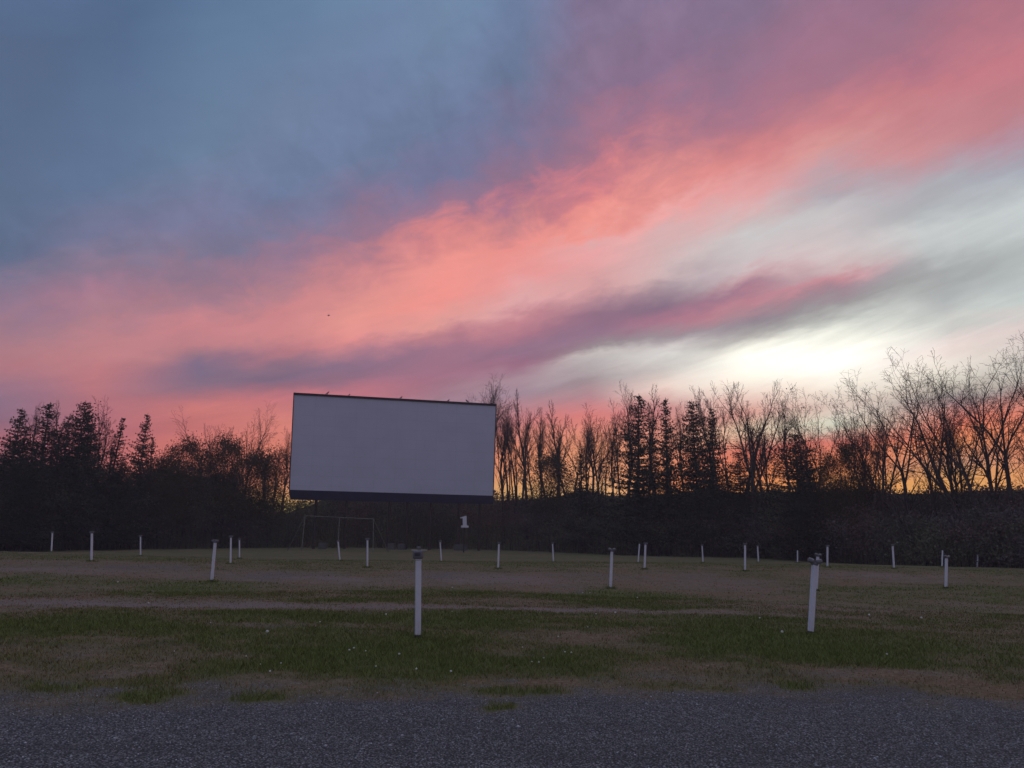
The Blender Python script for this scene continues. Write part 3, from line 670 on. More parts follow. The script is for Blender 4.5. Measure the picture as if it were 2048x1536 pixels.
# birds on the top edge
def bird_mesh(sit=True):
    mb = MB()
    if sit: pts = [(-.20, 0, .02), (-.12, 0, .07), (-.05, 0, .12), (.03, 0, .17), (.09, 0, .235), (.12, 0, .29), (.15, 0, .31), (.185, 0, .305), (.22, 0, .295)]
    else: pts = [(-.20, 0, .14), (-.12, 0, .15), (-.05, 0, .16), (.03, 0, .17), (.09, 0, .18), (.12, 0, .19), (.15, 0, .195), (.185, 0, .19), (.22, 0, .185)]
    rd = [.015, .03, .065, .085, .065, .042, .045, .03, .006]
    mb.tube([Vector(p) for p in pts], rd, 8)
    return mb
bdat = None
BIRDS = [(650, .022, 'dark bird sitting upright on the screen top, nearest the left end', 1.15), (693, .6, 'small dark bird on the screen top, second from the left end', .8),
         (797, .3, 'dark bird with a long tail on the screen top, above its middle', 1.0), (895, .4, 'small dark bird on the screen top, left of the hunched one', .9),
         (935, 3.0, 'hunched dark bird on the screen top in front of a bare tree', 1.15), (989, .2, 'dark bird at the right corner of the screen top', .8)]
for px, rz, lb, s in BIRDS:
    f = (px-588.5)/(991.5-588.5); p = edge_at(f*.985+.005, TL, TR)+up*.255+n_pl*.08
    r_ = empty('perched_bird', p)
    bo = bird_mesh().obj('body', feather, r_, True)
    for sgn in (-1, 1):
        mb = MB(); mb.tube([Vector((.02, sgn*.03, .12)), Vector((.02, sgn*.03, .0))], [.006, .006], 4); mb.obj('leg', feather, r_)
        mb = MB(); mb.tube([Vector((.06, sgn*.07, .17)), Vector((-.05, sgn*.075, .12)), Vector((-.19, sgn*.03, .05))], [.02, .032, .008], 6); mb.obj('wing', feather, r_, True)
    r_.rotation_euler.z = rz; r_.scale = (s,)*3
    tag(r_, lb, 'bird', 'dark birds perched along the top of the screen')
fb = empty('flying_bird', at_y(657, 633, 120)); bird_mesh(False).obj('body', feather, fb, True)
for sgn in (-1, 1):
    Vw = [(.07, sgn*.05, .18), (-.06, sgn*.05, .17), (.05, sgn*.3, .25), (-.05, sgn*.28, .245), (-.02, sgn*.55, .22), (-.06, sgn*.52, .215)]
    Vw = [Vector(v__) for v__ in Vw]; Vw2 = [v__-Vector((0, 0, .012)) for v__ in Vw]
    Ff = [(0, 2, 3, 1), (2, 4, 5, 3), (7, 9, 8, 6), (9, 11, 10, 8), (0, 1, 7, 6), (4, 10, 11, 5), (0, 6, 8, 2), (2, 8, 10, 4), (1, 3, 9, 7), (3, 5, 11, 9)]
    mesh_obj('wing', Vw+Vw2, Ff, feather, fb)
fb.rotation_euler.z = .4
tag(fb, 'tiny dark bird flying high in the pink sky above the screen', 'bird')

# number sign
Yn = 90.0
p0, p1 = at_y(919.5, 1055, Yn), at_y(938, 1032, Yn)
hN = p1.z-p0.z; wN = p1.x-p0.x
g0 = gz1((p0.x+p1.x)/2, Yn)
sign = empty('number_sign', ((p0.x+p1.x)/2, Yn, g0)); tag(sign, 'white numeral 1 sign on a dark post below the right part of the screen', 'sign')
out1 = [(.14, 0), (.98, 0), (.98, .17), (.77, .19), (.73, 1.0), (.58, 1.0), (.26, .92), (.02, .88), (.04, .78), (.30, .80), (.34, .19), (.14, .17)]
Vv = [(x*wN-wN/2, -.05, y*hN+p0.z-g0) for x, y in out1] + [(x*wN-wN/2, .05, y*hN+p0.z-g0) for x, y in out1]
n1_ = len(out1); Ff = [tuple(range(n1_)), tuple(range(2*n1_-1, n1_-1, -1))]+[(i, i+n1_, (i+1) % n1_+n1_, (i+1) % n1_) for i in range(n1_)]
mesh_obj('numeral', Vv, Ff, white_paint, sign)
mb = MB(); mb.box((0, .13, (p1.z-g0)/2-.25), (.07, .06, (p1.z-g0)/2), bev=.01); mb.obj('post', brown_steel, sign)

# swing frame
Ys = 84.0
sw = empty('swing_frame', at_y(680, 1090, Ys)); sw.location.z = gz1(sw.location.x, Ys)
tag(sw, 'old thin pipe swing set frame without swings, in front of the screen', 'swing frame')
def Sp(px, py, y=Ys): return at_y(px, py, y)-sw.location
def gl(px, Y_):
    p = at_y(px, 1090, Y_); return Vector((p.x, Y_, gz1(p.x, Y_)-.1))-sw.location
mb = MB(); mb.tube([Sp(610, 1031.5), Sp(679, 1035), Sp(747, 1038)], [.045]*3, 6); mb.obj('top_bar', olive_pipe, sw)
for tx, ty, bx in ((610, 1031.5, 604), (679, 1035, 676), (747, 1038, 747)):
    mb = MB(); mb.tube([Sp(tx, ty), gl(bx, Ys-1.0)], [.05, .05], 6); mb.obj('leg', olive_pipe, sw)
for tx, ty, bx in ((610, 1031.5, 575), (747, 1038, 779)):
    mb = MB(); mb.tube([Sp(tx, ty), gl(bx, Ys+1.2)], [.04, .04], 6); mb.obj('brace', olive_pipe, sw)

# ------------------------------------------------------------------ trees
def rot_rand(d, ang):
    a = Vector((random.gauss(0, 1), random.gauss(0, 1), random.gauss(0, 1))); a = d.cross(a)
    if a.length < 1e-6: a = Vector((1, 0, 0))
    return Matrix.Rotation(ang, 3, a.normalized()) @ d
class BareTree:
    def __init__(s, H, spread=.5, dens=1.0, rad=.16, leaf=0.0, twist=.12, leafsize=.26, fork=.42):
        s.fork = fork
        s.tr = MB(); s.cr = MB(); s.spread = spread; s.dens = dens; s.leaf = leaf; s.tw = twist; s.H = H; s.rad = rad; s.ls = leafsize
    def grow(s, p, d, Ln, r, lev, trunk=False):
        step = max(.22, Ln/(9 if lev == 0 else 6 if lev == 1 else 4 if lev == 2 else 3))
        n = max(2, int(Ln/step)); pts = [p.copy()]; rr = [r]; dirs = [d.copy()]
        for i in range(n):
            tw = s.tw*(1, .9, .6, .45, .4)[min(lev, 4)]
            d = (d + Vector((random.gauss(0, tw), random.gauss(0, tw), random.gauss(0, tw*.6))) + Vector((0, 0, (.05, .05, .045, .02, .0)[min(lev, 4)]))).normalized()
            p = p + d*(Ln/n); pts.append(p.copy()); dirs.append(d.copy())
            rr.append(max(.010, r*(1-.72*(i+1)/n)))
        mb = s.tr if trunk else s.cr
        mb.tube(pts, rr, 7 if lev == 0 else 5 if lev == 1 else 3, cap=lev == 0)
        if lev >= 4 or Ln < .35:
            if s.leaf and random.random() < s.leaf:
                for _ in range(random.randint(1, 4)):
                    s.cr.quad(pts[-1]+Vector((random.gauss(0, .2), random.gauss(0, .2), random.gauss(0, .2))), s.ls*random.uniform(.6, 1.2), 1)
            return
        nc = [int(9*s.dens), int(9*s.dens), int(5*s.dens), 2][min(lev, 3)] + random.randint(0, 1)
        t0 = (s.fork, .2, .15, .2)[min(lev, 3)]
        for c in range(nc):
            t_ = t0+(1-t0)*((c+random.random())/nc); i = min(n-1, int(t_*n)); f = t_*n-i
            q = pts[i].lerp(pts[i+1], f)
            ang_ = s.spread*random.uniform(.7, 1.45)*(1, 1.05, 1.3, 1.5)[min(lev, 3)]
            dd = rot_rand(dirs[i], ang_)
            if dd.z < -.15: dd.z = abs(dd.z)*.3; dd.normalize()
            cl = Ln*random.uniform(.28, .5)*(1.15-.5*t_) if lev == 1 else Ln*random.uniform(.38, .62)*(1.05-.35*t_) if lev > 0 else Ln*random.uniform(.30, .58)*(1.2-.55*t_)
            s.grow(q, dd, cl, max(.012, rr[i]*(.66 if lev < 2 else .68)), lev+1)
        if lev < 3:   # forked end
            for _ in range(2):
                s.grow(pts[-1], rot_rand(d, s.spread*.6), Ln*.42, rr[-1], lev+1)
def bare_tree(H, lean=0.0, stems=1, leaders=4, **kw):
    T = BareTree(H, **kw)
    for k in range(stems):
        a = (k-(stems-1)/2)*.20 if stems > 1 else 0
        d = Vector((lean*1.05+a+random.gauss(0, .03), random.gauss(0, .05), 1)).normalized()
        hh = H*(1 if k == 0 else random.uniform(.8, .97)); r = T.rad*(1 if k == 0 else .75)
        p = Vector((k*.35-(stems-1)*.17, 0, -.5)); Lt = hh*T.fork*random.uniform(.92, 1.05)
        n = 7; pts = [p.copy()]; rr = [r*1.15]; ds = [d.copy()]
        for i in range(n):
            d = (d+Vector((random.gauss(0, .045), random.gauss(0, .045), .01))).normalized(); p = p+d*Lt/n
            pts.append(p.copy()); ds.append(d.copy()); rr.append(r*(1-.38*(i+1)/n))
        T.tr.tube(pts, rr, 7)
        for c in range(int(4*T.dens)):                     # small side limbs below the fork
            i = random.randint(4, n-1); T.grow(pts[i], rot_rand(ds[i], random.uniform(.6, 1.0)), hh*random.uniform(.10, .22), rr[i]*.4, 2)
        nl = leaders if stems == 1 else max(2, leaders-1)
        az0 = random.random()*6.28
        for q in range(nl):
            side = Vector((math.cos(az0+q*6.283/nl+random.gauss(0, .3)), math.sin(az0+q*6.283/nl+random.gauss(0, .3)), 0))
            ang_ = T.spread*random.uniform(.35, 1.0) if q else T.spread*.15
            dd = (d*math.cos(ang_)+side*math.sin(ang_)).normalized()
            st = pts[n-random.choice((0, 0, 1, 2))] if q else pts[n]
            T.grow(st, dd, (hh-Lt)*random.uniform(.62, .86)/max(.6, dd.z), rr[-1]*random.uniform(.6, .85), 1)
    return T
def finish(T, name, leafmat=leafm):
    r_ = empty(name)
    T.tr.obj('trunk', bark, r_); T.cr.obj('crown', [twigm, leafmat], r_)
    mz = max(v__.z for v__ in T.cr.V)
    r_['h'] = mz
    return r_
def conifer(H, Lm, dens=1.0, droop=-.12, ragged=.3, bare=.08, top=.9):
    r_ = empty('conifer'); tk = MB(); cr = MB()
    lean = random.gauss(0, .02)
    tk.tube([Vector((lean*z, 0, z)) for z in (-.5, H*.3, H*.65, H)], [.17*H/16, .12*H/16, .07*H/16, .015], 6)
    z = H*bare
    while z < H-.15:
        f = z/H; L0 = Lm*(1-f)**top*(1-.25*max(0, .25-f)*4)+.10
        L0 *= .8+.4*mnoise.noise(Vector((z*.6, H, 3)))
        for b in range(int(random.uniform(4, 7)*dens)+1):
            if random.random() < ragged*.5: continue
            a = random.random()*2*math.pi; Lb = L0*random.uniform(1-ragged*1.4, 1.12)
            d = Vector((math.cos(a), math.sin(a), droop+random.gauss(.05, .14)+.35*f)).normalized()
            p0_ = Vector((lean*z, 0, z)); pts = [p0_, p0_+d*Lb*.5, p0_+d*Lb+Vector((0, 0, .12*Lb))]
            cr.tube(pts, [.035*(1-f)+.012, .02*(1-f)+.01, .008], 3, 0)
            k = max(2, int(Lb/.22)); sdv = d.cross(Vector((0, 0, 1))).normalized()
            for i in range(k):
                u = (i+.6)/k; q = pts[0].lerp(pts[1], u*2) if u < .5 else pts[1].lerp(pts[2], u*2-1)
                for _ in range(4):
                    w = sdv*random.gauss(0, .16*Lb*(1.1-u)+.03)+Vector((0, 0, random.gauss(-.03, .07)))
                    cr.quad(q+w, random.uniform(.16, .34)*(1.05-.45*f), 1, .5)
        z += random.uniform(.26, .42)
    tk.obj('trunk', bark, r_); cr.obj('crown', [twigm, needle], r_); r_['h'] = H
    return r_
def leafy(H, Rc, n=7000, mat=leafm, low=.25, squash=1.0):
    T = bare_tree(H*.9, spread=.6, dens=.6, rad=.15)
    cr = T.cr
    tips = [v__ for v__ in cr.V if v__.z > H*low]
    cl = []
    for _ in range(95):
        a = random.random()*6.283; rr = Rc*math.sqrt(random.random()); zz = random.uniform(low, 1)
        prof = math.sin(math.pi*min(1, .12+.88*(zz-low)/(1-low)*.93))**.6
        cl.append((Vector((math.cos(a)*rr*prof, math.sin(a)*rr*prof, zz*H)), random.uniform(.45, .95)))
    for i in range(n):
        c, s = random.choice(cl)
        cr.quad(c+Vector((random.gauss(0, s), random.gauss(0, s), random.gauss(0, s*.6))), random.uniform(.10, .22), 1)
    r_ = empty('leafy_tree'); T.tr.obj('trunk', bark, r_); cr.obj('crown', [twigm, mat], r_); r_['h'] = H+.4
    return r_

def place(o, px, topy, dist_add, label, cat='tree', group=None, bx=None, rz=None, name=None, wide=1.0, first=False):
    a, e = azel(px, topy)
    if bx is None: bx = px
    a2, _ = azel(bx, 960)
    rr = float(np.interp(a2, fa, fr_))+dist_add
    x, y = rr*math.sin(R(a2)), rr*math.cos(R(a2))
    z = gz1(x, y)
    ztop = CH+rr*math.tan(R(e))*math.cos(R(a-a2))**-1
    s = (ztop-z)/o['h']
    c = o if first else copy_tree(o)
    c.location = (x, y, z); c.scale = (s*wide, s*wide, s)
    c.rotation_euler = (0, 0, random.random()*6.28 if rz is None else rz)
    if name: c.name = name
    tag(c, label, cat, group)
    if 'h' in c and not first: pass
    return c

used = set()
def P(o, *a, **k):
    f = o.name not in used; used.add(o.name if f else '')
    if f: used.add(o.name); protos_tree.append(o)
    return place(o, *a, first=False, **k)
protos_tree = []

bareV = []
specs = [dict(H=17, spread=.42, dens=1.0, rad=.25, fork=.6), dict(H=17, spread=.34, dens=1.05, rad=.22, fork=.62, leaders=3), dict(H=18, spread=.52, dens=.95, rad=.28, fork=.55, leaders=5),
         dict(H=16, spread=.34, dens=.8, rad=.19, stems=3, fork=.6, leaders=3), dict(H=17, spread=.62, dens=.9, rad=.26, twist=.14, fork=.55, leaders=4)]
_keep = 0
for s in specs: bareV.append(finish(bare_tree(**s), 'bare_tree'))
leafV = [finish(bare_tree(15, spread=.5, dens=1.0, rad=.2, leaf=.10, fork=.5), 'bare_tree', leafm), finish(bare_tree(15, spread=.45, dens=1.0, rad=.2, leaf=.08, fork=.5, leafsize=.28), 'bare_tree', rustleaf)]
coni = [conifer(16, 3.9, 2.1, ragged=.3, top=.7), conifer(16, 4.3, 2.0, ragged=.32, top=.68), conifer(16, 3.0, 1.35, ragged=.42, droop=.0, top=.75), conifer(15, 4.4, 2.8, ragged=.28, top=.6)]
coni += [conifer(15, 4.9, 2.6, ragged=.55, top=.5), conifer(16, 3.6, 2.0, ragged=.5, droop=.12, top=.62)]
lv = [leafy(10, 3.2, 20000), leafy(10, 2.8, 15000), leafy(9, 3.0, 9000, mat=rustleaf)]

BG = 'bare trees along the edge of the wood'
CG = 'dark conifers in the wood'
LG = 'trees still in leaf in the wood'
TREES = [
 # left wood
 (coni[1], 14, 812, 3, 'spruce at the far left edge with a short pointed top', CG, 'spruce_tree', 1.1),
 (coni[4], 38, 852, 1, 'low broad spruce just inside the left edge, beside the pointed one', CG, 'spruce_tree', 1.0),
 (coni[5], 76, 802, 4, 'tall ragged spruce second from the left edge with a slanting tip', CG, 'spruce_tree', 1.5),
 (coni[3], 145, 797, 2, 'tallest and densest dark spruce on the left with a knobbly spire', CG, 'spruce_tree', 1.0),
 (coni[4], 122, 845, 5, 'dark spruce leaning against the left side of the tallest left spruce', CG, 'spruce_tree', 1.0),
 (coni[1], 168, 825, 4, 'slim spruce close against the right side of the tallest left spruce', CG, 'spruce_tree', .9),
 (coni[2], 210, 834, 1, 'open thin spruce with see-through branches, left of the lone narrow spire', CG, 'spruce_tree', 1.35),
 (coni[1], 275, 824, 2, 'lone narrow spruce spire standing clear against the pink sky', CG, 'spruce_tree', .8),
 (coni[2], 302, 872, 3, 'short thin conifer just right of the lone narrow spire', CG, 'spruce_tree', 1.3),
 (coni[3], 240, 915, 0, 'low bushy conifer filling the gap left of the lone spire', CG, 'spruce_tree', 1.2),
 (coni[4], 60, 900, -1, 'low wide conifer in front at the far left', CG, 'spruce_tree', 1.4),
 (bareV[1], 104, 795, 9, 'thin bare tree between the ragged and the tallest left spruces', BG, 'bare_tree', 1),
 (bareV[0], 60, 800, 10, 'thin bare tree behind the ragged spruce at the left edge', BG, 'bare_tree', .8),
 (leafV[1], 196, 797, 6, 'bare tree with a few last leaves at its tips, right of the tallest left spruce', BG, 'bare_tree', .95),
 (bareV[4], 384, 820, 7, 'spreading bare tree behind the round dark crown left of the screen', BG, 'bare_tree', .9),
 (bareV[2], 490, 800, 6, 'tall slender bare tree nearest the left side of the screen', BG, 'bare_tree', .8),
 (bareV[0], 568, 850, 9, 'small bare tree partly hidden by the left edge of the screen', BG, 'bare_tree', .9),
 (bareV[3], 440, 848, 10, 'faint bare tree between the two round leafy crowns', BG, 'bare_tree', .8),
 (bareV[1], 530, 880, 10, 'low bare tree behind the yellow gap left of the screen', BG, 'bare_tree', 1.0),
 (lv[0], 372, 868, 2, 'round dark leafy tree left of the screen, the taller of two crowns', LG, 'leafy_tree', .72),
 (lv[1], 452, 874, 2, 'round brownish leafy tree between the tall dark crown and the screen', LG, 'leafy_tree', .8),
 (lv[0], 330, 905, 1, 'low dark leafy tree right of the lone narrow spire', LG, 'leafy_tree', .7),
 (lv[2], 545, 892, 4, 'loose rusty leafy tree beside the left edge of the screen, sky glowing through', LG, 'leafy_tree', .72),
 (lv[1], 505, 905, 2, 'small leafy tree below the tall slender bare tree', LG, 'leafy_tree', .9),
 # centre
 (bareV[2], 955, 753, 14, 'tall bare tree rising behind the right end of the screen', BG, 'bare_tree', 1.15),
 (bareV[0], 975, 762, 16, 'bare tree close behind the tallest twigs over the right end of the screen', BG, 'bare_tree', 1.0),
 (bareV[4], 905, 792, 16, 'bare tree whose twigs just show over the screen top', BG, 'bare_tree', .9),
 (bareV[0], 1008, 800, 5, 'bare tree touching the right edge of the screen', BG, 'bare_tree', .95),
 (bareV[3], 1032, 822, 8, 'forked bare tree second to the right of the screen', BG, 'bare_tree', .9),
 (bareV[1], 1056, 774, 6, 'slim tall bare tree with a fine twiggy top right of the screen', BG, 'bare_tree', .9),
 (bareV[0], 1083, 835, 9, 'short bare tree between two taller ones right of the screen', BG, 'bare_tree', .85),
 (bareV[1], 1108, 793, 5, 'bare tree with a broom-shaped top, third tall one right of the screen', BG, 'bare_tree', 1.0),
 (bareV[4], 1142, 825, 7, 'crooked bare tree above the low dark conifer right of the screen', BG, 'bare_tree', .85),
 (bareV[2], 1182, 788, 6, 'broad bare tree left of the first big conifer', BG, 'bare_tree', .95),
 (bareV[3], 1212, 828, 8, 'pair of thin bare stems against the pale glow', BG, 'bare_tree', .9),
 (bareV[0], 1254, 757, 6, 'tall bare tree behind the first big conifer right of the screen', BG, 'bare_tree', 1.0),
 (bareV[1], 1322, 772, 6, 'bare tree behind the second big conifer right of the screen', BG, 'bare_tree', 1.0),
 (bareV[0], 1368, 800, 8, 'thin bare tree between the second and third big conifers', BG, 'bare_tree', .9),
 (bareV[1], 1425, 775, 7, 'bare tree just right of the third big conifer', BG, 'bare_tree', 1.0),
 (bareV[3], 1455, 768, 5, 'bare tree with dense fine twigs left of the stout trunk', BG, 'bare_tree', .9),
 (coni[2], 1162, 900, 2, 'low dark conifer among the bare trees right of the screen', CG, 'spruce_tree', 1.5),
 (coni[1], 1272, 788, 1, 'first big conifer right of the screen, with long flat lower branches', CG, 'spruce_tree', 1.25),
 (coni[5], 1333, 795, 2, 'second big conifer right of the screen, narrow at the top', CG, 'spruce_tree', .95),
 (coni[3], 1396, 798, 1, 'third and darkest big conifer right of the screen, with a blunt top', CG, 'spruce_tree', .85),
 (coni[1], 1426, 812, 4, 'narrow conifer close behind the darkest conifer', CG, 'spruce_tree', .8),
 (coni[4], 1480, 905, 3, 'low spreading evergreen left of the stout trunk', CG, 'spruce_tree', 1.3),
 (coni[4], 1595, 868, 2, 'flat-topped evergreen among bare trunks below the brightest sky', CG, 'spruce_tree', 1.5),
 (coni[3], 1618, 918, 0, 'small dark evergreen beside the orange glow', CG, 'spruce_tree', 1.1),
 (lv[1], 1100, 905, 4, 'small leafy tree between bare trunks right of the screen', LG, 'leafy_tree', .9),
 # right
 (leafV[0], 1545, 792, 6, 'bare tree with scattered dark leaves right of the stout trunk', BG, 'bare_tree', .95),
 (bareV[0], 1578, 785, 9, 'faint thin bare tree against the brightest part of the sky', BG, 'bare_tree', .9),
 (leafV[0], 1660, 786, 4, 'bare tree with clumps of dark leaves left of the big leaning tree', BG, 'bare_tree', 1.0),
 (leafV[0], 1700, 845, 3, 'leaf-flecked tree in front of the big leaning tree', BG, 'bare_tree', 1.1),
 (lv[0], 1702, 868, 2, 'round dark leafy tree in front of the orange glow on the right', LG, 'leafy_tree', .42),
 (lv[1], 1660, 905, 1, 'low leafy tree left of the round dark one on the right', LG, 'leafy_tree', .38),
 (bareV[1], 1722, 850, 8, 'thin bare tree behind the round dark leafy tree on the right', BG, 'bare_tree', .9),
 (bareV[3], 1750, 830, 7, 'pair of thin stems left of the leaning trunk', BG, 'bare_tree', .8),
 (bareV[2], 1905, 790, 5, 'thin bare tree in the bright gap left of the fan-shaped group', BG, 'bare_tree', .75),
 (leafV[0], 1935, 800, 4, 'leaf-flecked tree within the fan-shaped group on the right', BG, 'bare_tree', .9),
 (leafV[0], 2025, 830, 4, 'leaf-flecked tree near the right edge', BG, 'bare_tree', .95),
 (bareV[4], 1985, 790, 9, 'bare tree behind the fan-shaped group on the right', BG, 'bare_tree', .8),
]
for (o, px, ty, da, lb, gp, nm_, wd) in TREES:
    P(o, px, ty, da, lb, group=gp, name=nm_, wide=wd*(1.25 if gp == CG else 1))

FILL = [
 ((1018, 1045, 1068, 1095, 1125, 1158, 1172, 1198, 1228, 1240), (805, 870), 'one of the thin bare stems crowded between the screen and the first big conifer', 'thin bare stems right of the screen'),
 ((1300, 1352, 1492, 1530, 1606), (800, 880), 'one of the thin bare stems standing between the conifers and the stout trunk glow', 'thin bare stems in the middle of the wood'),
 ((1735, 1768, 1868, 1922, 2035), (800, 900), 'one of the thin bare stems against the orange sky on the far right', 'thin bare stems on the right'),
 ((84, 180, 226, 318, 352, 415, 470, 548), (850, 900), 'one of the thin bare stems showing between the dark trees left of the screen', 'thin bare stems left of the screen')]
for xs_, (y0_, y1_), lb, gp in FILL:
    for x_ in xs_:
        P(random.choice([bareV[1], bareV[3], bareV[0], bareV[1]]), x_, random.uniform(y0_, y1_), random.uniform(4, 11), lb, group=gp, name='bare_tree', wide=random.uniform(.75, 1.0))
# individually shaped big trees on the right
def hero(px_base, px_top, topy, da, label, stems=1, **kw):
    a, e = azel(px_base, 958); rr = float(np.interp(a, fa, fr_))+da
    x, y = rr*math.sin(R(a)), rr*math.cos(R(a)); z = gz1(x, y)
    a2, e2 = azel(px_top, topy); zt = CH+rr*math.tan(R(e2)); Hh = zt-z
    xt = rr*math.tan(R(a2-a))
    T = bare_tree(Hh/1.1, lean=xt/Hh, stems=stems, **kw)
    r_ = finish(T, 'bare_tree', leafm); s = Hh/r_['h']; del r_['h']
    r_.location = (x, y, z); r_.scale = (s, s, s); r_.rotation_euler = (0, 0, -R(a))
    tag(r_, label, 'tree', BG)
random.seed(21)
hero(1508, 1500, 738, 2, 'stout bare tree with a thick dark trunk in front of the orange glow', rad=.34, spread=.55, dens=.75, fork=.56, leaders=4, twist=.10)
hero(1622, 1622, 752, 5, 'slim bare tree with an upswept fine crown under the brightest sky', rad=.17, spread=.66, dens=.75, fork=.56, leaders=4, twist=.11)
hero(1815, 1745, 722, 4, 'big bare tree leaning left with a long slanting trunk', rad=.24, spread=.66, dens=.75, fork=.56, leaders=4, twist=.10)
hero(1822, 1690, 775, 5, 'bare tree leaning hardest to the left, below the big leaning one', rad=.17, spread=.62, dens=.85, fork=.55, leaders=3, twist=.08)
hero(1838, 1810, 850, 3, 'short dead snag with broken stems right of the leaning trunks', rad=.18, spread=.25, dens=.3, stems=3, twist=.08)
hero(1880, 1848, 742, 4, 'thin upright bare tree left of the fan-shaped group', rad=.15, spread=.66, dens=.75, fork=.56, leaders=4)
hero(1903, 1880, 692, 5, 'tall bare tree bending left beside the fan-shaped group', rad=.21, spread=.62, dens=.75, fork=.56, leaders=4, twist=.12)
hero(1965, 1872, 680, 3, 'large fan-shaped bare tree with several slanting trunks on the right', rad=.26, spread=.62, dens=.75, fork=.56, leaders=4, stems=3, twist=.10)
hero(1985, 1945, 676, 4, 'tall bare tree rising from the right side of the fan-shaped group', rad=.24, spread=.66, dens=.75, fork=.56, leaders=4, twist=.12)
hero(2012, 2000, 690, 4, 'upright bare tree near the right edge of the picture', rad=.24, spread=.66, dens=.75, fork=.56, leaders=4, twist=.12)
hero(2085, 2050, 632, 2, 'tallest bare tree, cut by the right edge', rad=.28, spread=.7, dens=.8, fork=.56, leaders=5, twist=.12)
for o in bareV+leafV+coni+lv:
    for ch in list(o.children): bpy.data.objects.remove(ch)
    bpy.data.objects.remove(o)
for o in list(bpy.data.objects):
    if 'h' in o: del o['h']

# ------------------------------------------------------------------ brush thicket on the bank (one mass)
random.seed(5)
ncl = 5200
pxs = rng.uniform(-260, 2310, ncl)
ca_ = np.array([azel(p, 960)[0] for p in pxs]); ce_ = np.interp(ca_, sa, se)
rt_c = np.interp(ca_, fa, fr_); dep = rng.uniform(-.5, 11, ncl)
rr = rt_c+dep
tx_, ty_ = rr*np.sin(np.radians(ca_)), rr*np.cos(np.radians(ca_)); gz_c = gz_big(tx_, ty_)
topz = CH+(rt_c+12)*np.tan(np.radians(ce_))*(.55+.45*np.clip(dep/8, 0, 1)**.7) + (fbm(pxs/38., dep*.3, 5, 3)-.5)*1.2
topz = topz-np.interp(pxs, [560, 980, 1100, 2000], [0, .8, 1.6, 1.7])
uu = rng.random(ncl)**.75
zc_ = gz_c+.15+np.maximum(.3, topz-gz_c-.3)*uu
K = 60
off = rng.normal(0, 1, (ncl, K, 3))*np.array([.75, .6, .36])
C0 = np.stack([tx_, ty_, zc_], 1)[:, None]+off
C0 = C0.reshape(-1, 3)
nq = len(C0)
a_ = rng.normal(0, 1, (nq, 3)); a_ /= np.linalg.norm(a_, axis=1)[:, None]
b_ = np.cross(a_, rng.normal(0, 1, (nq, 3))); b_ /= np.linalg.norm(b_, axis=1)[:, None]
sz = rng.uniform(.06, .15, nq)[:, None]; a_ = a_*sz; b_ = b_*sz*.55
Vq = np.stack([C0-a_, C0+b_, C0+a_, C0-b_], 1).reshape(-1, 3)
hue = fbm(pxs/90., zc_*.35, 12, 3); hue2 = fbm(pxs/35., zc_*.6, 15, 2)
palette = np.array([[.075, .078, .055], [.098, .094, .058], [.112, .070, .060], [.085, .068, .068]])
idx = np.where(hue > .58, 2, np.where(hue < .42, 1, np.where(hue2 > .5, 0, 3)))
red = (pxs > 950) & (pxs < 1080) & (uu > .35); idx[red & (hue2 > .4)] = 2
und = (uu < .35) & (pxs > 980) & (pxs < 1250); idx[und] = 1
tcv = palette[idx]*(1.2*(.85+.3*rng.random(ncl))*np.interp(pxs, [0, 900, 1500, 2000], [.85, 1, 1.2, 1.25]))[:, None]  # tint lightens rightward: haze and lens flare painted into the leaf colour
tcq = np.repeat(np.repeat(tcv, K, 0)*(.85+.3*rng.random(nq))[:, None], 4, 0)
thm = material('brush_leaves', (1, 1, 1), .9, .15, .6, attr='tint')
# woody stems in the same mass
mb = MB()
for _ in range(2600):
    i = random.randrange(ncl); p = Vector((tx_[i]+random.gauss(0, .5), ty_[i], gz_c[i]-.1)); hgt_ = max(.8, (topz[i]-gz_c[i])*random.uniform(.6, 1.04))
    d = Vector((random.gauss(0, .12), random.gauss(0, .1), 1)); q = p+d*hgt_*.5; w = q+Vector((d.x+random.gauss(0, .18), d.y, 1))*hgt_*.5
    mb.tube([p, q, w], [.03, .02, .008], 3, cap=False)
Vst = np.array([tuple(v__) for v__ in mb.V]); Fst = np.array(mb.F)+len(Vq)
Vall = np.concatenate([Vq, Vst]); Fall = np.concatenate([np.arange(nq*4).reshape(-1, 4), Fst])
call = np.concatenate([tcq, np.tile(np.array([[.06, .048, .045]]), (len(Vst), 1))])
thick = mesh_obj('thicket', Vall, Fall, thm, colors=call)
tag(thick, 'dense dark brush and undergrowth along the foot of the wood', 'thicket', kind='stuff')

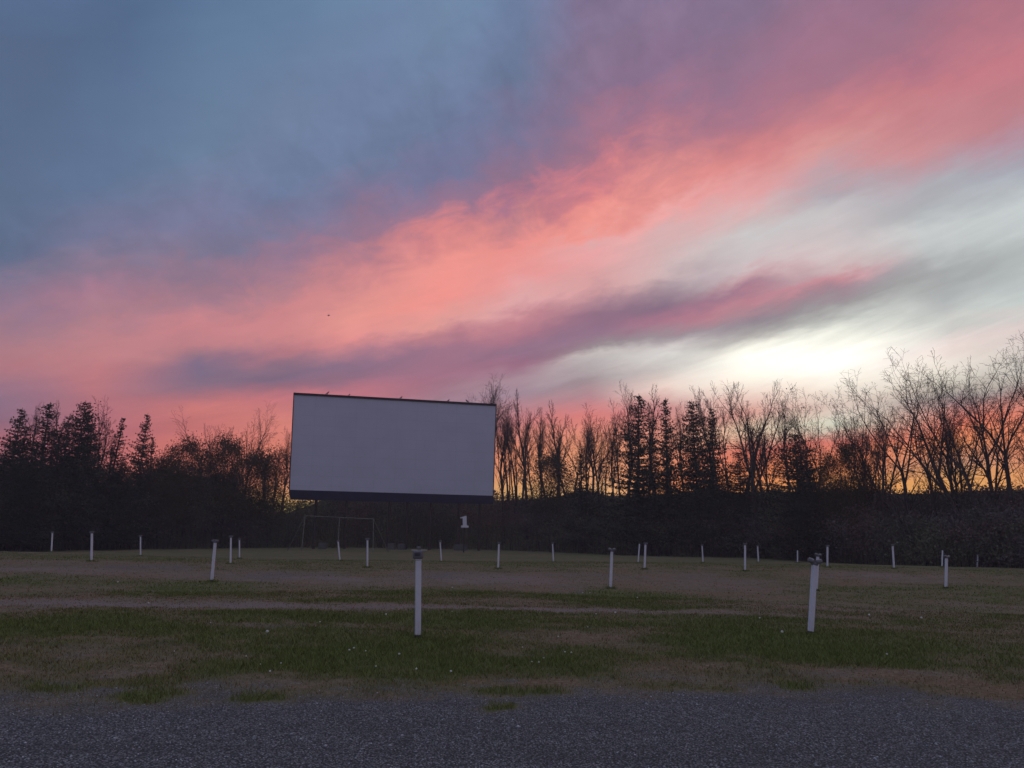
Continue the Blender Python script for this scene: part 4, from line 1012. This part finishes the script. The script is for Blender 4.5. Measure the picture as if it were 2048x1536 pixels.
# ------------------------------------------------------------------ small white flowers in the turf
FL = [(535, 1271, 1.6), (421, 1247, .8), (562, 1328, .7), (540, 1345, .8), (521, 1329, .6), (698, 1303, .9), (707, 1299, .9), (731, 1303, .7), (798, 1312, 1.0), (752, 1334, .7),
 (832, 1341, .9), (901, 1346, .9), (772, 1233, 1.2), (904, 1224, .7), (1192, 1231, 1.0), (1231, 1230, 1.3), (1116, 1275, .8), (1176, 1255, .7), (1045, 1296, .7),
 (1130, 1306, .8), (1143, 1307, .8), (1087, 1318, .8), (1064, 1325, .7), (1078, 1327, .8), (1565, 1271, 1.6), (1519, 1239, 1.0), (1738, 1235, 1.4), (1844, 1241, 1.4),
 (1774, 1312, 1.0), (905, 1178, 1.0), (1165, 1188, .9), (1180, 1188, .9), (1275, 1198, 1.0), (235, 1167, 1.0), (297, 1209, 1.0), (640, 1246, .9), (349, 1303, .6), (492, 1314, .7)]
proto_f = None
for (px, py, s) in FL:
    d = ray(px, py); Yg = 15.
    for _ in range(60):
        zz = gz1(d[0]/d[1]*Yg, Yg)+.03; Yg += (min(60, max(5, (zz-CH)/(d[2]/d[1])))-Yg)*.4
    x = d[0]/d[1]*Yg
    if proto_f is None:
        proto_f = empty('white_flower')
        mb = MB(); mb.tube([Vector((0, 0, -.02)), Vector((.004, 0, .04))], [.0016, .0014], 4); mb.obj('stem', stem_g, proto_f)
        mb = MB()
        for i in range(60):
            a = random.random()*6.28; zc = random.uniform(-.3, 1); rr_ = math.sqrt(max(0, 1-zc*zc))
            mb.quad(Vector((.004+math.cos(a)*rr_*.010, math.sin(a)*rr_*.010, .046+zc*.009)), .010)
        mb.tube([Vector((.004, 0, .037)), Vector((.004, 0, .041)), Vector((.004, 0, .047)), Vector((.004, 0, .053)), Vector((.004, 0, .056))], [.004, .009, .011, .008, .002], 7)
        mb.obj('flower_head', flower_w, proto_f); o = proto_f
    else: o = copy_tree(proto_f)
    o.location = (x, Yg, gz1(x, Yg)); s2 = s*1.25*max(1, Yg/14)**.5; o.scale = (s2, s2, s2); o.rotation_euler.z = random.random()*6
    lb = 'small white flower head standing in the short grass'
    tag(o, lb, 'flower', 'small white flowers in the grass')

# ------------------------------------------------------------------ thin haze volume added over the lot, lifting the darks like lens veil
hb = MB(); hb.box((0, 60, 19.5), (420, 330, 20.8))
hm = bpy.data.materials.new('haze'); hm.use_nodes = True; ht = hm.node_tree; ht.nodes.clear()
pv = N(ht, 'ShaderNodeVolumePrincipled'); pv.inputs['Color'].default_value = (.92, .9, .93, 1); pv.inputs['Density'].default_value = .0009; pv.inputs['Anisotropy'].default_value = .35
ho = N(ht, 'ShaderNodeOutputMaterial'); ht.links.new(pv.outputs[0], ho.inputs['Volume'])
hz = hb.obj('haze', hm); tag(hz, kind='stuff', label='thin grey haze added over the lot and wood in place of lens veil', cat='haze')
